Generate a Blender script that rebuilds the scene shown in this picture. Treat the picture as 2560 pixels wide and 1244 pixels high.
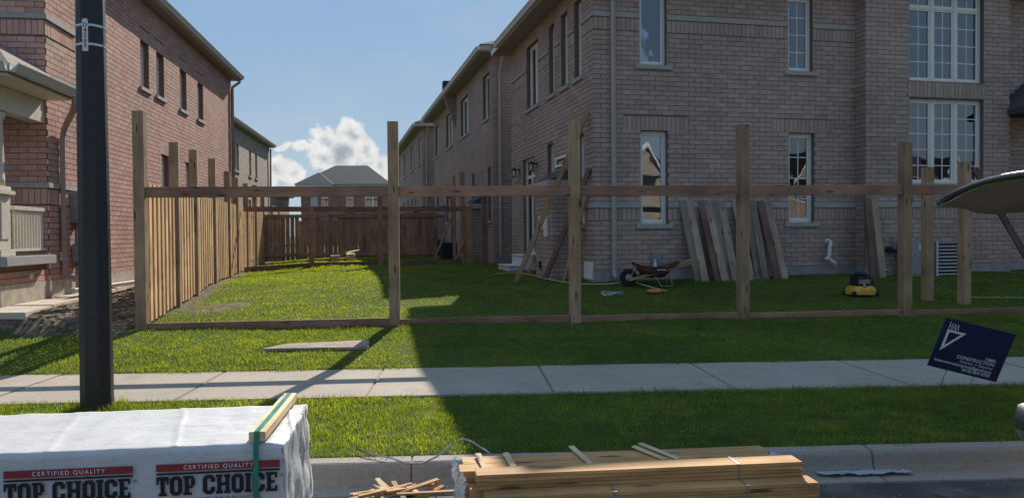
import bpy, bmesh, math, random
import numpy as np
from mathutils import Matrix, Vector, noise as mnoise
R = math.radians
random.seed(7); rng = np.random.default_rng(7)
scene = bpy.context.scene
for o in list(bpy.data.objects): bpy.data.objects.remove(o)
COL = scene.collection

# ------------------------------------------------------------------ camera
cam = bpy.data.cameras.new('camera'); camo = bpy.data.objects.new('camera', cam); COL.objects.link(camo)
cam.sensor_width = 36; cam.lens = 36 * 1970 / 2560; cam.clip_start = .05; cam.clip_end = 6000
camo.matrix_world = Matrix.Translation((0, 0, 1.45)) @ Matrix.Rotation(R(90 - 1.02), 4, 'X') @ Matrix.Rotation(R(-.46), 4, 'Z')
scene.camera = camo
# ------------------------------------------------------------------ light
SUN_EL, SUN_AZ = 33.0, 6.6
SKY_STRENGTH, SUN_STRENGTH, EXPOSURE = .10, 4.7, 0.52
scene.view_settings.view_transform = 'Standard'; scene.view_settings.look = 'None'
scene.view_settings.gamma = 1; scene.view_settings.exposure = EXPOSURE
try: scene.view_settings.use_curve_mapping = False
except Exception: pass
world = bpy.data.worlds.new('World'); scene.world = world; world.use_nodes = True
sd = bpy.data.lights.new('sun', 'SUN'); sd.energy = SUN_STRENGTH; sd.angle = R(.5); sd.color = (1, .93, .82)
so = bpy.data.objects.new('sun', sd); COL.objects.link(so)
tosun = Vector((math.sin(R(SUN_AZ)) * math.cos(R(SUN_EL)), math.cos(R(SUN_AZ)) * math.cos(R(SUN_EL)), math.sin(R(SUN_EL))))
so.rotation_euler = tosun.to_track_quat('Z', 'Y').to_euler(); so.location = (0, 0, 30)

class NT:
    """small node-tree helper"""
    def __init__(s, tree): s.t = tree; s.n = tree.nodes; s.l = tree.links
    def node(s, typ, **kw):
        n = s.n.new(typ)
        for k, v in kw.items(): setattr(n, k, v)
        return n
    def put(s, sock, v):
        if v is None: return
        if isinstance(v, bpy.types.NodeSocket): s.l.new(v, sock)
        else:
            if isinstance(v, (tuple, list)) and len(v) == 3 and sock.type == 'RGBA': v = (*v, 1)
            sock.default_value = v
    def math(s, op, a, b=None, c=None, clamp=False):
        n = s.node('ShaderNodeMath', operation=op); n.use_clamp = clamp
        for i, v in enumerate((a, b, c)): s.put(n.inputs[i], v)
        return n.outputs[0]
    def vmath(s, op, a, b=None, scale=None):
        n = s.node('ShaderNodeVectorMath', operation=op); s.put(n.inputs[0], a); s.put(n.inputs[1], b)
        if scale is not None: s.put(n.inputs['Scale'], scale)
        return n.outputs['Value'] if op in ('LENGTH', 'DOT_PRODUCT', 'DISTANCE') else n.outputs[0]
    def noise(s, vec, scale, detail=3, rough=.55, out='Fac'):
        n = s.node('ShaderNodeTexNoise'); s.put(n.inputs['Vector'], vec); s.put(n.inputs['Scale'], scale)
        n.inputs['Detail'].default_value = detail; n.inputs['Roughness'].default_value = rough
        return n.outputs[out]
    def ramp(s, fac, stops, interp='LINEAR'):
        n = s.node('ShaderNodeValToRGB'); s.put(n.inputs[0], fac); r = n.color_ramp; r.interpolation = interp
        while len(r.elements) < len(stops): r.elements.new(.5)
        for e, (p, c) in zip(r.elements, stops):
            e.position = p; e.color = (*c, 1) if len(c) == 3 else c
        return n.outputs[0]
    def mix(s, fac, a, b, typ='RGBA', blend='MIX'):
        n = s.node('ShaderNodeMix', data_type=typ)
        if typ == 'RGBA': n.blend_type = blend; ia, ib, io = 6, 7, 2
        else: ia, ib, io = 2, 3, 0
        s.put(n.inputs[0], fac); s.put(n.inputs[ia], a); s.put(n.inputs[ib], b)
        return n.outputs[io]
    def smooth(s, v, a, b, lo=0., hi=1.):
        n = s.node('ShaderNodeMapRange', interpolation_type='SMOOTHSTEP'); s.put(n.inputs[0], v)
        n.inputs[1].default_value = a; n.inputs[2].default_value = b; n.inputs[3].default_value = lo; n.inputs[4].default_value = hi
        return n.outputs[0]
    def sep(s, v):
        n = s.node('ShaderNodeSeparateXYZ'); s.put(n.inputs[0], v); return n.outputs
    def comb(s, x, y, z):
        n = s.node('ShaderNodeCombineXYZ')
        for i, v in enumerate((x, y, z)): s.put(n.inputs[i], v)
        return n.outputs[0]
    def coord(s, which='Object'): return s.node('ShaderNodeTexCoord').outputs[which]
    def attr(s, name):
        n = s.node('ShaderNodeAttribute'); n.attribute_name = name; return n.outputs['Fac']
    def bump(s, h, strength=.3, dist=.01):
        n = s.node('ShaderNodeBump'); n.inputs['Strength'].default_value = strength; n.inputs['Distance'].default_value = dist
        s.put(n.inputs['Height'], h); return n.outputs[0]

scene.cycles.max_bounces = 6; scene.cycles.diffuse_bounces = 3; scene.cycles.transparent_max_bounces = 8
# ---- sky: Nishita, thin veil clouds over the whole dome, cumulus heaps low in the sky
w = NT(world.node_tree); w.n.clear()
sky = w.node('ShaderNodeTexSky', sky_type='NISHITA'); sky.sun_disc = False
sky.sun_elevation = R(SUN_EL); sky.sun_rotation = R(SUN_AZ); sky.altitude = 100
sky.air_density = 1.0; sky.dust_density = .35; sky.ozone_density = 2.2
dirv = w.coord('Generated'); dx, dy, dz = w.sep(dirv)
az = w.math('ARCTAN2', dx, dy); el = w.math('ARCSINE', dz)
flat = w.comb(az, w.math('MULTIPLY', el, 2.6), 0.)
veil = w.smooth(w.noise(flat, 2.6, 5, .6), .42, .8)
veil2 = w.smooth(w.noise(w.vmath('ADD', flat, (3.1, .7, 0)), 9, 6, .6), .60, .82)
warp = w.noise(dirv, 34, 9, .66, 'Color')
pos = w.vmath('ADD', w.comb(az, el, 0.), w.vmath('SCALE', w.vmath('SUBTRACT', warp, (.5, .5, .5)), None, .040))
heaps = [(-.2000, .1270, .018, 1.), (-.2290, .1190, .017, 1.), (-.1800, .1090, .017, 1.), (-.2130, .1020, .026, 1.), (-.1680, .0860, .015, 1.), (-.2350, .0980, .018, 1.),
         (-.2791, .1090, .012, 2.2), (-.2560, .1090, .012, 1.8), (-.2880, .0830, .017, 1.), (-.2690, .0740, .015, 1.), (-.3030, .0720, .018, 1.), (-.1700, .0700, .016, 1.), (-.2150, .0720, .016, 1.6),
         (.42, .09, .03, 1.), (.46, .08, .035, 1.), (.9, .07, .04, 1.3), (-.8, .08, .04, 1.2), (-.85, .07, .045, 1.4), (1.6, .1, .05, 1.4), (-1.7, .09, .06, 1.5), (2.6, .1, .06, 1.5), (-2.5, .08, .05, 1.4)]
d = None
for (a, e, r, sq) in heaps:
    q = w.vmath('MULTIPLY', w.vmath('SUBTRACT', pos, (a, e, 0)), (1., sq, 0.))
    v = w.math('SUBTRACT', w.vmath('LENGTH', q), r)
    d = v if d is None else w.math('SMOOTH_MIN', d, v, .006)
dens = w.smooth(d, .002, -.004)
core = w.smooth(d, -.006, -.024)
lump = w.noise(dirv, 60, 5, .6)
cbright = w.math('MULTIPLY', w.math('SUBTRACT', 1., w.math('MULTIPLY', core, .62)), w.math('ADD', .62, w.math('MULTIPLY', lump, .7)))
hazec = w.mix(w.smooth(el, -.02, .36), (2.75, 3.65, 4.35), (1.72, 2.85, 4.55))       # thin even high haze over the whole dome
skyc = w.mix(.94, sky.outputs[0], hazec)
lum = w.node('ShaderNodeRGBToBW'); w.put(lum.inputs[0], skyc)
veilc = w.vmath('SCALE', w.comb(.95, 1.05, 1.12), None, w.math('MULTIPLY', lum.outputs[0], 1.25))
s1 = w.mix(w.math('MULTIPLY', veil, .45), skyc, veilc)
s2 = w.mix(w.math('MULTIPLY', veil2, .45), s1, veilc)
cloudc = w.vmath('SCALE', w.comb(1.02, 1., .96), None, w.math('MULTIPLY', cbright, 6.0))
s3 = w.mix(w.math('MULTIPLY', dens, w.math('SUBTRACT', .88, w.math('MULTIPLY', core, .40))), s2, cloudc)
bg = w.node('ShaderNodeBackground'); w.put(bg.inputs[0], s3); bg.inputs[1].default_value = SKY_STRENGTH
wo = w.node('ShaderNodeOutputWorld'); w.l.new(bg.outputs[0], wo.inputs[0])

# ------------------------------------------------------------------ materials
MATS = {}
def newmat(name):
    m = bpy.data.materials.new(name); m.use_nodes = True; t = NT(m.node_tree); t.n.clear()
    out = t.node('ShaderNodeOutputMaterial'); b = t.node('ShaderNodeBsdfPrincipled'); t.l.new(b.outputs[0], out.inputs[0])
    MATS[name] = m; return m, t, b, out
def plain(name, col, rough=.6, metal=0., var=.12, scale=12., bump=0., spec=.4, bscale=60.):
    m, t, b, o = newmat(name); c = t.coord()
    n = t.noise(c, scale, 4)
    f = t.smooth(n, .3, .7, 1 - var, 1 + var)
    t.put(b.inputs['Base Color'], t.vmath('SCALE', (col[0], col[1], col[2]), None, f))
    t.put(b.inputs['Roughness'], t.smooth(n, .2, .8, max(.02, rough - .08), min(1, rough + .08)))
    b.inputs['Metallic'].default_value = metal; b.inputs['Specular IOR Level'].default_value = spec
    if bump: t.put(b.inputs['Normal'], t.bump(t.noise(c, bscale, 4), bump, .01))
    return m
def timber(name, c0, c1, knot=(.06, .03, .02), rough=.75, kscale=1.):
    """grain runs along local X; each piece has its own seed"""
    m, t, b, o = newmat(name)
    info = t.node('ShaderNodeObjectInfo').outputs['Random']
    c = t.vmath('ADD', t.coord(), t.comb(t.math('MULTIPLY', info, 37.), t.math('MULTIPLY', info, 11.), t.math('MULTIPLY', info, 23.)))
    g1 = t.noise(t.vmath('MULTIPLY', c, (1.1, 16., 16.)), 1.6, 5, .6)
    g2 = t.noise(t.vmath('MULTIPLY', c, (2.2, 60., 60.)), 2.2, 3, .6)
    patch = t.noise(c, 1.7, 3)
    g = t.math('ADD', t.math('MULTIPLY', g1, .62), t.math('MULTIPLY', g2, .38))
    col = t.ramp(g, [(.3, c0), (.62, c1)])
    col = t.vmath('SCALE', col, None, t.math('MULTIPLY', t.smooth(patch, .25, .75, .70, 1.2), t.math('ADD', .82, t.math('MULTIPLY', info, .36))))
    v = t.node('ShaderNodeTexVoronoi'); t.put(v.inputs['Vector'], t.vmath('MULTIPLY', c, (1.5 * kscale, 6.2 * kscale, 6.2 * kscale))); v.inputs['Scale'].default_value = 1.7
    k = t.smooth(v.outputs['Distance'], .22, .09)
    col = t.mix(t.math('MULTIPLY', k, .8), col, knot)
    t.put(b.inputs['Base Color'], col); b.inputs['Roughness'].default_value = rough; b.inputs['Specular IOR Level'].default_value = .25
    t.put(b.inputs['Normal'], t.bump(g, .35, .004))
    return m
def brickmat(name, stops, single, nscale=70.):
    """brick clay: own tint for each brick (face attribute in the joined work, object random for single bricks)"""
    m, t, b, o = newmat(name)
    tint = t.node('ShaderNodeObjectInfo').outputs['Random'] if single else t.attr('tint')
    c = t.coord()
    if single: c = t.vmath('ADD', c, t.comb(t.math('MULTIPLY', tint, 91.), t.math('MULTIPLY', tint, 17.), 0.))
    n = t.noise(c, nscale, 4, .65); n2 = t.noise(c, 9., 3)
    col = t.ramp(tint, stops)
    col = t.vmath('SCALE', col, None, t.math('MULTIPLY', t.smooth(n, .25, .75, .8, 1.16), t.math('MULTIPLY', t.smooth(n2, .2, .8, .92, 1.08), t.smooth(t.noise(t.node('ShaderNodeNewGeometry').outputs['Position'], .55, 4, .6), .25, .75, .86, 1.1))))
    t.put(b.inputs['Base Color'], col); b.inputs['Roughness'].default_value = .9; b.inputs['Specular IOR Level'].default_value = .2
    t.put(b.inputs['Normal'], t.bump(n, .5, .004))
    return m
def farbrick(name, stops, mortar):
    """brick texture for walls too far away to tell single bricks apart"""
    m, t, b, o = newmat(name); x, y, z = t.sep(t.coord())
    v = t.comb(t.math('ADD', x, y), z, 0.)
    br = t.node('ShaderNodeTexBrick'); t.put(br.inputs['Vector'], v); br.inputs['Scale'].default_value = 1
    br.inputs['Brick Width'].default_value = .267; br.inputs['Row Height'].default_value = .089; br.inputs['Mortar Size'].default_value = .008
    br.inputs['Color1'].default_value = (0, 0, 0, 1); br.inputs['Color2'].default_value = (1, 1, 1, 1); br.inputs['Mortar'].default_value = (.5, .5, .5, 1)
    col = t.mix(br.outputs['Fac'], t.ramp(br.outputs['Color'], stops), mortar)
    n = t.noise(t.coord(), 3., 4)
    t.put(b.inputs['Base Color'], t.vmath('SCALE', col, None, t.smooth(n, .25, .75, .88, 1.1)))
    b.inputs['Roughness'].default_value = .9
    t.put(b.inputs['Normal'], t.bump(t.math('SUBTRACT', 1., br.outputs['Fac']), .6, .008))
    return m
TAUPE = [(0, (.340, .250, .208)), (.5, (.388, .290, .243)), (.9, (.418, .317, .268)), (1, (.358, .290, .260))]
SALMON = [(0, (.47, .255, .195)), (.5, (.52, .305, .238)), (.90, (.55, .345, .275)), (.95, (.41, .305, .26)), (1, (.37, .29, .255))]
TAN = [(0, (.30, .235, .175)), (.5, (.37, .30, .23)), (1, (.43, .355, .28))]
RUST = [(0, (.28, .145, .11)), (.5, (.34, .185, .145)), (1, (.38, .22, .175))]
brickmat('taupe_brick', TAUPE, False); brickmat('taupe_brick_single', TAUPE, True)
brickmat('salmon_brick', SALMON, False); brickmat('salmon_brick_single', SALMON, True)
farbrick('taupe_far', TAUPE, (.15, .125, .115)); farbrick('tan_far', TAN, (.16, .14, .12)); farbrick('rust_far', RUST, (.16, .12, .11))
plain('taupe_mortar', (.150, .122, .108), .95, bump=.4, scale=8); plain('salmon_mortar', (.19, .125, .10), .95, bump=.4, scale=8)
plain('stone_trim', (.34, .32, .30), .85, bump=.35, scale=20); plain('foundation', (.42, .36, .29), .9, bump=.4, scale=5, var=.2)
plain('foundation_grey', (.27, .25, .24), .9, bump=.4, scale=5, var=.2)
plain('vinyl', (.66, .63, .55), .45, var=.05); plain('white_vinyl', (.75, .74, .71), .4, var=.05)
plain('soffit', (.30, .26, .23), .6, var=.06); plain('gutter', (.50, .46, .42), .4, var=.06); plain('brown_metal', (.27, .215, .18), .45, var=.08)
plain('taupe_metal', (.36, .32, .30), .45, var=.07)
plain('cream_paint', (.62, .57, .46), .5, var=.06); plain('membrane', (.018, .022, .035), .7)
plain('painted_room_shade', (.035, .035, .04), .9); plain('blind', (.72, .74, .76), .6, var=.05); plain('curtain', (.62, .62, .60), .8, var=.1, scale=6)  # first one paints the gloom of unlit rooms behind the panes
plain('black_metal', (.018, .018, .020), .4); plain('grey_metal', (.24, .25, .26), .45, .3); plain('steel', (.45, .46, .48), .3, .9)
plain('pvc', (.56, .56, .54), .4, var=.08); plain('black_plastic', (.02, .02, .022), .5); plain('rubber', (.018, .018, .018), .85)
plain('red_steel', (.085, .030, .024), .65, var=.4, scale=7); plain('yellow_steel', (.60, .33, .05), .45, var=.2); plain('orange_plastic', (.62, .20, .05), .5)
plain('navy_print', (.022, .030, .085), .35, var=.03); plain('white_print', (.74, .75, .78), .5, var=.02); plain('red_print', (.26, .025, .03), .5, var=.1)
plain('black_print', (.012, .011, .014), .45, var=.1); plain('green_strap', (.02, .21, .13), .35); plain('rope', (.50, .46, .32), .8); plain('cord_white', (.55, .56, .55), .6)
plain('pole_black', (.020, .0195, .020), .38, var=.3, scale=30, bump=.35, bscale=140., spec=.35)
plain('tag_metal', (.62, .58, .50), .4, var=.08); plain('flashing', (.35, .38, .42), .35, .6)
plain('concrete_step', (.60, .60, .61), .8, bump=.3); plain('rock', (.20, .185, .17), .9, bump=.4)
plain('paper', (.42, .42, .44), .6); plain('pipe_black', (.012, .012, .014), .35)
timber('post_wood', (.25, .15, .082), (.40, .262, .158)); timber('rail_wood', (.23, .115, .075), (.37, .20, .135))
timber('fence_wood', (.47, .265, .115), (.71, .465, .235)); timber('shade_toned_fence_wood', (.20, .12, .075), (.32, .205, .135))  # second is a darker copy, the back fence's backlit shade put into its colour
timber('plank_wood', (.25, .175, .12), (.41, .305, .22)); timber('stack_wood', (.36, .175, .062), (.58, .33, .135), kscale=.8)
timber('pale_wood', (.50, .36, .19), (.72, .56, .34)); timber('grey_wood', (.17, .135, .11), (.29, .235, .195)); timber('red_wood', (.13, .07, .055), (.21, .12, .09))
def concrete(name, col, dark):
    m, t, b, o = newmat(name); c = t.coord()
    n1 = t.noise(c, 1.3, 5, .6); n2 = t.noise(c, 40, 4, .7); st = t.smooth(t.noise(c, 2.6, 6, .7), .50, .70)
    cc = t.mix(t.math('MULTIPLY', st, .6), t.vmath('SCALE', tuple(col), None, t.smooth(n1, .25, .75, .86, 1.1)), dark)
    cc = t.vmath('SCALE', cc, None, t.smooth(n2, .2, .8, .86, 1.12))
    sp = t.smooth(t.noise(c, 42, 3), .66, .72)
    cc = t.mix(t.math('MULTIPLY', sp, .5), cc, tuple(.4 * x for x in dark))
    t.put(b.inputs['Base Color'], cc); b.inputs['Roughness'].default_value = .9; b.inputs['Specular IOR Level'].default_value = .25
    t.put(b.inputs['Normal'], t.bump(n2, .35, .004)); return m
concrete('sidewalk_concrete', (.385, .325, .262), (.28, .205, .14)); concrete('curb_concrete', (.37, .315, .265), (.26, .19, .14)); concrete('walk_concrete', (.52, .44, .35), (.34, .26, .18))
# asphalt
m, t, b, o = newmat('asphalt'); c = t.coord(); n = t.noise(c, 130, 3, .7); n2 = t.noise(c, 2.2, 5, .6)
cc = t.mix(t.smooth(n2, .38, .68), (.060, .057, .056), (.17, .135, .105)); t.put(b.inputs['Base Color'], t.vmath('SCALE', cc, None, t.smooth(n, .2, .8, .6, 1.4)))
b.inputs['Roughness'].default_value = .9; t.put(b.inputs['Normal'], t.bump(n, .7, .006))
# shingles
def shingle(name, col):
    m, t, b, o = newmat(name); x, y, z = t.sep(t.coord())
    row = t.math('FRACT', t.math('MULTIPLY', z, 13.)); n = t.noise(t.coord(), 30, 4, .7); n2 = t.noise(t.vmath('MULTIPLY', t.coord(), (4, 4, 14)), 1., 2)
    f = t.math('MULTIPLY', t.smooth(row, 0., .18, .72, 1.), t.math('MULTIPLY', t.smooth(n, .2, .8, .8, 1.2), t.smooth(n2, .3, .7, .85, 1.12)))
    t.put(b.inputs['Base Color'], t.vmath('SCALE', tuple(col), None, f)); b.inputs['Roughness'].default_value = .92
    t.put(b.inputs['Normal'], t.bump(t.math('ADD', row, n), .5, .02)); return m
shingle('dark_shingle', (.075, .075, .082)); shingle('brown_shingle', (.24, .20, .165)); shingle('grey_shingle', (.042, .042, .045))
# glass: thin pane, clear with a sharp reflection
m, t, b, o = newmat('window_glass'); t.n.remove(b)
gl = t.node('ShaderNodeBsdfGlossy'); gl.inputs['Roughness'].default_value = .015; gl.inputs['Color'].default_value = (.92, .96, 1, 1)
t.put(gl.inputs['Normal'], t.bump(t.noise(t.coord(), 1.6, 2), .03, .05))
tr = t.node('ShaderNodeBsdfTransparent'); tr.inputs['Color'].default_value = (.66, .70, .72, 1)
fr = t.node('ShaderNodeFresnel'); fr.inputs['IOR'].default_value = 2.3
mx = t.node('ShaderNodeMixShader'); t.l.new(fr.outputs[0], mx.inputs[0]); t.l.new(tr.outputs[0], mx.inputs[1]); t.l.new(gl.outputs[0], mx.inputs[2]); t.l.new(mx.outputs[0], o.inputs[0])
# clear wrap
m, t, b, o = newmat('clear_wrap'); t.n.remove(b)
gl = t.node('ShaderNodeBsdfPrincipled'); gl.inputs['Base Color'].default_value = (.8, .82, .85, 1); gl.inputs['Roughness'].default_value = .22
tr = t.node('ShaderNodeBsdfTransparent'); mx = t.node('ShaderNodeMixShader'); t.put(mx.inputs[0], t.smooth(t.noise(t.vmath('MULTIPLY', t.coord(), (14, 14, 3)), 2., 4, .7), .35, .7, .12, .85))
t.l.new(tr.outputs[0], mx.inputs[1]); t.l.new(gl.outputs[0], mx.inputs[2]); t.l.new(mx.outputs[0], o.inputs[0])
# white woven lumber wrap
m, t, b, o = newmat('white_wrap'); c = t.coord(); n = t.noise(c, 6, 4); n2 = t.noise(t.vmath('MULTIPLY', c, (3, 9, 9)), 5, 5, .65)
t.put(b.inputs['Base Color'], t.vmath('SCALE', t.mix(t.smooth(n2, .55, .8), (.54, .53, .52), (.40, .365, .32)), None, t.smooth(n, .3, .7, .93, 1.04)))
b.inputs['Roughness'].default_value = .5; t.put(b.inputs['Normal'], t.bump(n2, .25, .02))
# grass
def grassmat(name, c_lo, c_hi, dry):
    m, t, b, o = newmat(name); tint = t.attr('tint'); hgt = t.attr('hgt'); c = t.coord()
    big = t.noise(c, .9, 4, .6); mid = t.noise(c, 4.5, 3)
    col = t.mix(t.smooth(t.math('ADD', t.math('MULTIPLY', tint, .32), t.math('ADD', t.math('MULTIPLY', big, .7), t.math('MULTIPLY', mid, .35))), .4, .95), c_lo, c_hi)
    col = t.mix(t.smooth(t.math('ADD', tint, t.math('MULTIPLY', mid, .55)), 1.23, 1.36), col, dry)
    col = t.mix(t.math('MULTIPLY', t.smooth(t.noise(c, 1.9, 5, .7), .56, .72), .6), col, (.165, .175, .075))
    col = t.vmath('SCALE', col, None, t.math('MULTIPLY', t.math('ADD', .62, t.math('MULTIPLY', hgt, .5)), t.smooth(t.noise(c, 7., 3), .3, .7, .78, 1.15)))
    sod = t.node('ShaderNodeTexBrick'); t.put(sod.inputs['Vector'], t.vmath('ADD', c, t.vmath('SCALE', t.noise(c, 1.5, 2, .5, 'Color'), None, .12))); sod.inputs['Scale'].default_value = 1.     # turf laid in strips
    sod.inputs['Brick Width'].default_value = 1.6; sod.inputs['Row Height'].default_value = .46; sod.inputs['Mortar Size'].default_value = .016; sod.inputs['Mortar Smooth'].default_value = 1.
    sod.inputs['Color1'].default_value = (.80, .83, .85, 1); sod.inputs['Color2'].default_value = (1.14, 1.10, 1.0, 1); sod.inputs['Mortar'].default_value = (.72, .68, .62, 1)
    col = t.mix(1., col, sod.outputs['Color'], blend='MULTIPLY')
    t.put(b.inputs['Base Color'], col); b.inputs['Roughness'].default_value = .5; b.inputs['Specular IOR Level'].default_value = .3
    tl = t.node('ShaderNodeBsdfTranslucent'); t.put(tl.inputs['Color'], t.mix(1., col, (3.7, 2.8, .05), blend='MULTIPLY'))
    mx = t.node('ShaderNodeMixShader'); mx.inputs[0].default_value = .60
    t.l.new(b.outputs[0], mx.inputs[1]); t.l.new(tl.outputs[0], mx.inputs[2]); t.l.new(mx.outputs[0], o.inputs[0]); return m
grassmat('grass', (.060, .112, .066), (.135, .205, .085), (.20, .20, .10))
# ground
m, t, b, o = newmat('ground_soil'); c = t.coord(); n = t.noise(c, 9, 6, .7); n2 = t.noise(c, 45, 4, .7)
g = t.mix(t.smooth(t.noise(c, 1.1, 4), .3, .7), (.055, .085, .018), (.10, .13, .028))
soil = t.mix(t.smooth(n, .35, .65), (.085, .062, .045), (.24, .185, .135))
dm = t.smooth(t.math('ADD', t.attr('dirt'), t.math('MULTIPLY', t.math('SUBTRACT', n, .5), .7)), .4, .6)
cc = t.mix(dm, g, soil); t.put(b.inputs['Base Color'], t.vmath('SCALE', cc, None, t.smooth(n2, .2, .8, .7, 1.25)))
b.inputs['Roughness'].default_value = .97; b.inputs['Specular IOR Level'].default_value = .1; t.put(b.inputs['Normal'], t.bump(t.math('ADD', n, n2), .8, .03))
# car paint
m, t, b, o = newmat('car_paint'); b.inputs['Base Color'].default_value = (.020, .024, .040, 1); b.inputs['Roughness'].default_value = .3; b.inputs['Metallic'].default_value = 0.; b.inputs['Coat Weight'].default_value = 1; b.inputs['Coat Roughness'].default_value = .04
plain('car_trim', (.21, .19, .16), .7); plain('tail_red', (.35, .02, .015), .2); plain('car_glass', (.01, .012, .015), .05, spec=.8)

# ------------------------------------------------------------------ mesh + object helpers
WM = {}                                     # world matrices of what has been made
class MB:
    def __init__(s): s.v = []; s.f = []; s.tint = []
    def quad(s, a, b, c, d): n = len(s.v); s.v += [a, b, c, d]; s.f.append((n, n + 1, n + 2, n + 3))
    def poly(s, pts): n = len(s.v); s.v += list(pts); s.f.append(tuple(range(n, n + len(pts))))
    def box(s, x0, x1, y0, y1, z0, z1, tint=None):
        if x0 > x1: x0, x1 = x1, x0
        if y0 > y1: y0, y1 = y1, y0
        if z0 > z1: z0, z1 = z1, z0
        n = len(s.v); s.v += [(x0, y0, z0), (x1, y0, z0), (x1, y1, z0), (x0, y1, z0), (x0, y0, z1), (x1, y0, z1), (x1, y1, z1), (x0, y1, z1)]
        s.f += [(n, n + 3, n + 2, n + 1), (n + 4, n + 5, n + 6, n + 7), (n, n + 1, n + 5, n + 4), (n + 1, n + 2, n + 6, n + 5), (n + 2, n + 3, n + 7, n + 6), (n + 3, n, n + 4, n + 7)]
        if tint is not None: s.tint += [tint] * 6
    def prism(s, poly, axis, a, b):
        """closed polygon (2D, in the two other axes) swept along axis from a to b"""
        def P(p, h):
            if axis == 'x': return (h, p[0], p[1])
            if axis == 'y': return (p[0], h, p[1])
            return (p[0], p[1], h)
        n = len(s.v); k = len(poly); s.v += [P(p, a) for p in poly] + [P(p, b) for p in poly]
        s.f.append(tuple(range(n, n + k))); s.f.append(tuple(range(n + 2 * k - 1, n + k - 1, -1)))
        for i in range(k): j = (i + 1) % k; s.f.append((n + i, n + k + i, n + k + j, n + j))
    def tube(s, pts, r, n=8, cap=True):
        pts = [Vector(p) for p in pts]; base = len(s.v); up = Vector((0, 0, 1)); prev = None
        for i, p in enumerate(pts):
            tdir = (pts[min(i + 1, len(pts) - 1)] - pts[max(i - 1, 0)]).normalized()
            if prev is None: a = tdir.cross(up if abs(tdir.z) < .9 else Vector((1, 0, 0))).normalized()
            else: a = (prev - tdir * prev.dot(tdir)).normalized()
            prev = a; bb = tdir.cross(a); rr = r[i] if isinstance(r, (list, tuple)) else r
            for k in range(n): q = 2 * math.pi * k / n; s.v.append(tuple(p + a * math.cos(q) * rr + bb * math.sin(q) * rr))
        for i in range(len(pts) - 1):
            for k in range(n):
                k2 = (k + 1) % n; s.f.append((base + i * n + k, base + i * n + k2, base + (i + 1) * n + k2, base + (i + 1) * n + k))
        if cap:
            s.f.append(tuple(base + k for k in range(n))[::-1]); s.f.append(tuple(base + (len(pts) - 1) * n + k for k in range(n)))
    def strip(s, pts, wvec, t):
        """flat strap: rectangle (width vector, thickness along z) swept through points"""
        wv = Vector(wvec) / 2; base = len(s.v)
        for p in pts:
            p = Vector(p); s.v += [tuple(p - wv), tuple(p + wv), tuple(p + wv + Vector((0, 0, t))), tuple(p - wv + Vector((0, 0, t)))]
        for i in range(len(pts) - 1):
            a = base + 4 * i; c = a + 4
            for k in range(4): k2 = (k + 1) % 4; s.f.append((a + k, a + k2, c + k2, c + k))
        s.f.append((base, base + 1, base + 2, base + 3)); e = base + 4 * (len(pts) - 1); s.f.append((e + 3, e + 2, e + 1, e))
    def lathe(s, prof, n=20, c=(0, 0, 0)):
        base = len(s.v)
        for (r, z) in prof:
            for k in range(n): q = 2 * math.pi * k / n; s.v.append((c[0] + r * math.cos(q), c[1] + r * math.sin(q), c[2] + z))
        for i in range(len(prof) - 1):
            for k in range(n): k2 = (k + 1) % n; s.f.append((base + i * n + k, base + i * n + k2, base + (i + 1) * n + k2, base + (i + 1) * n + k))
        s.f.append(tuple(base + k for k in range(n))[::-1]); s.f.append(tuple(base + (len(prof) - 1) * n + k for k in range(n)))
    def mesh(s, name, mat):
        me = bpy.data.meshes.new(name); me.from_pydata(s.v, [], s.f); me.materials.append(MATS[mat])
        if s.tint:
            a = me.attributes.new('tint', 'FLOAT', 'FACE'); a.data.foreach_set('value', s.tint)
        me.update(); return me
    def build(s, name, mat, parent=None, smooth=False, bevel=0., fix=True, **props):
        me = s.mesh(name, mat)
        if fix or bevel:
            bm = bmesh.new(); bm.from_mesh(me)
            if bevel:
                bmesh.ops.remove_doubles(bm, verts=bm.verts, dist=1e-5)
                bmesh.ops.bevel(bm, geom=[e for e in bm.edges if len(e.link_faces) == 2 and e.calc_face_angle(0) > .5], offset=bevel, segments=2, affect='EDGES', clamp_overlap=True)
            if fix: bmesh.ops.recalc_face_normals(bm, faces=bm.faces)
            bm.to_mesh(me); bm.free()
        if smooth:
            me.polygons.foreach_set('use_smooth', [True] * len(me.polygons))
        return link(name, me, parent, **props)
def link(name, me, parent=None, world=None, **props):
    o = bpy.data.objects.new(name, me); COL.objects.link(o)
    o.parent = parent
    if world is not None:
        o.matrix_basis = (WM[parent].inverted() @ world) if parent else world
        WM[o] = world
    else: WM[o] = WM[parent].copy() if parent else Matrix.Identity(4)
    for k, v in props.items(): o[k] = v
    return o
def thing(name, loc, rotz, label, cat, group=None):
    o = bpy.data.objects.new(name, None); COL.objects.link(o); o.empty_display_size = .2
    mw = Matrix.Translation(loc) @ Matrix.Rotation(rotz, 4, 'Z'); o.matrix_basis = mw; WM[o] = mw
    o['label'] = label; o['category'] = cat
    if group: o['group'] = group
    return o
def tag(o, label, cat, group=None):
    o['label'] = label; o['category'] = cat
    if group: o['group'] = group
    return o
BEAMS = {}
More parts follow.
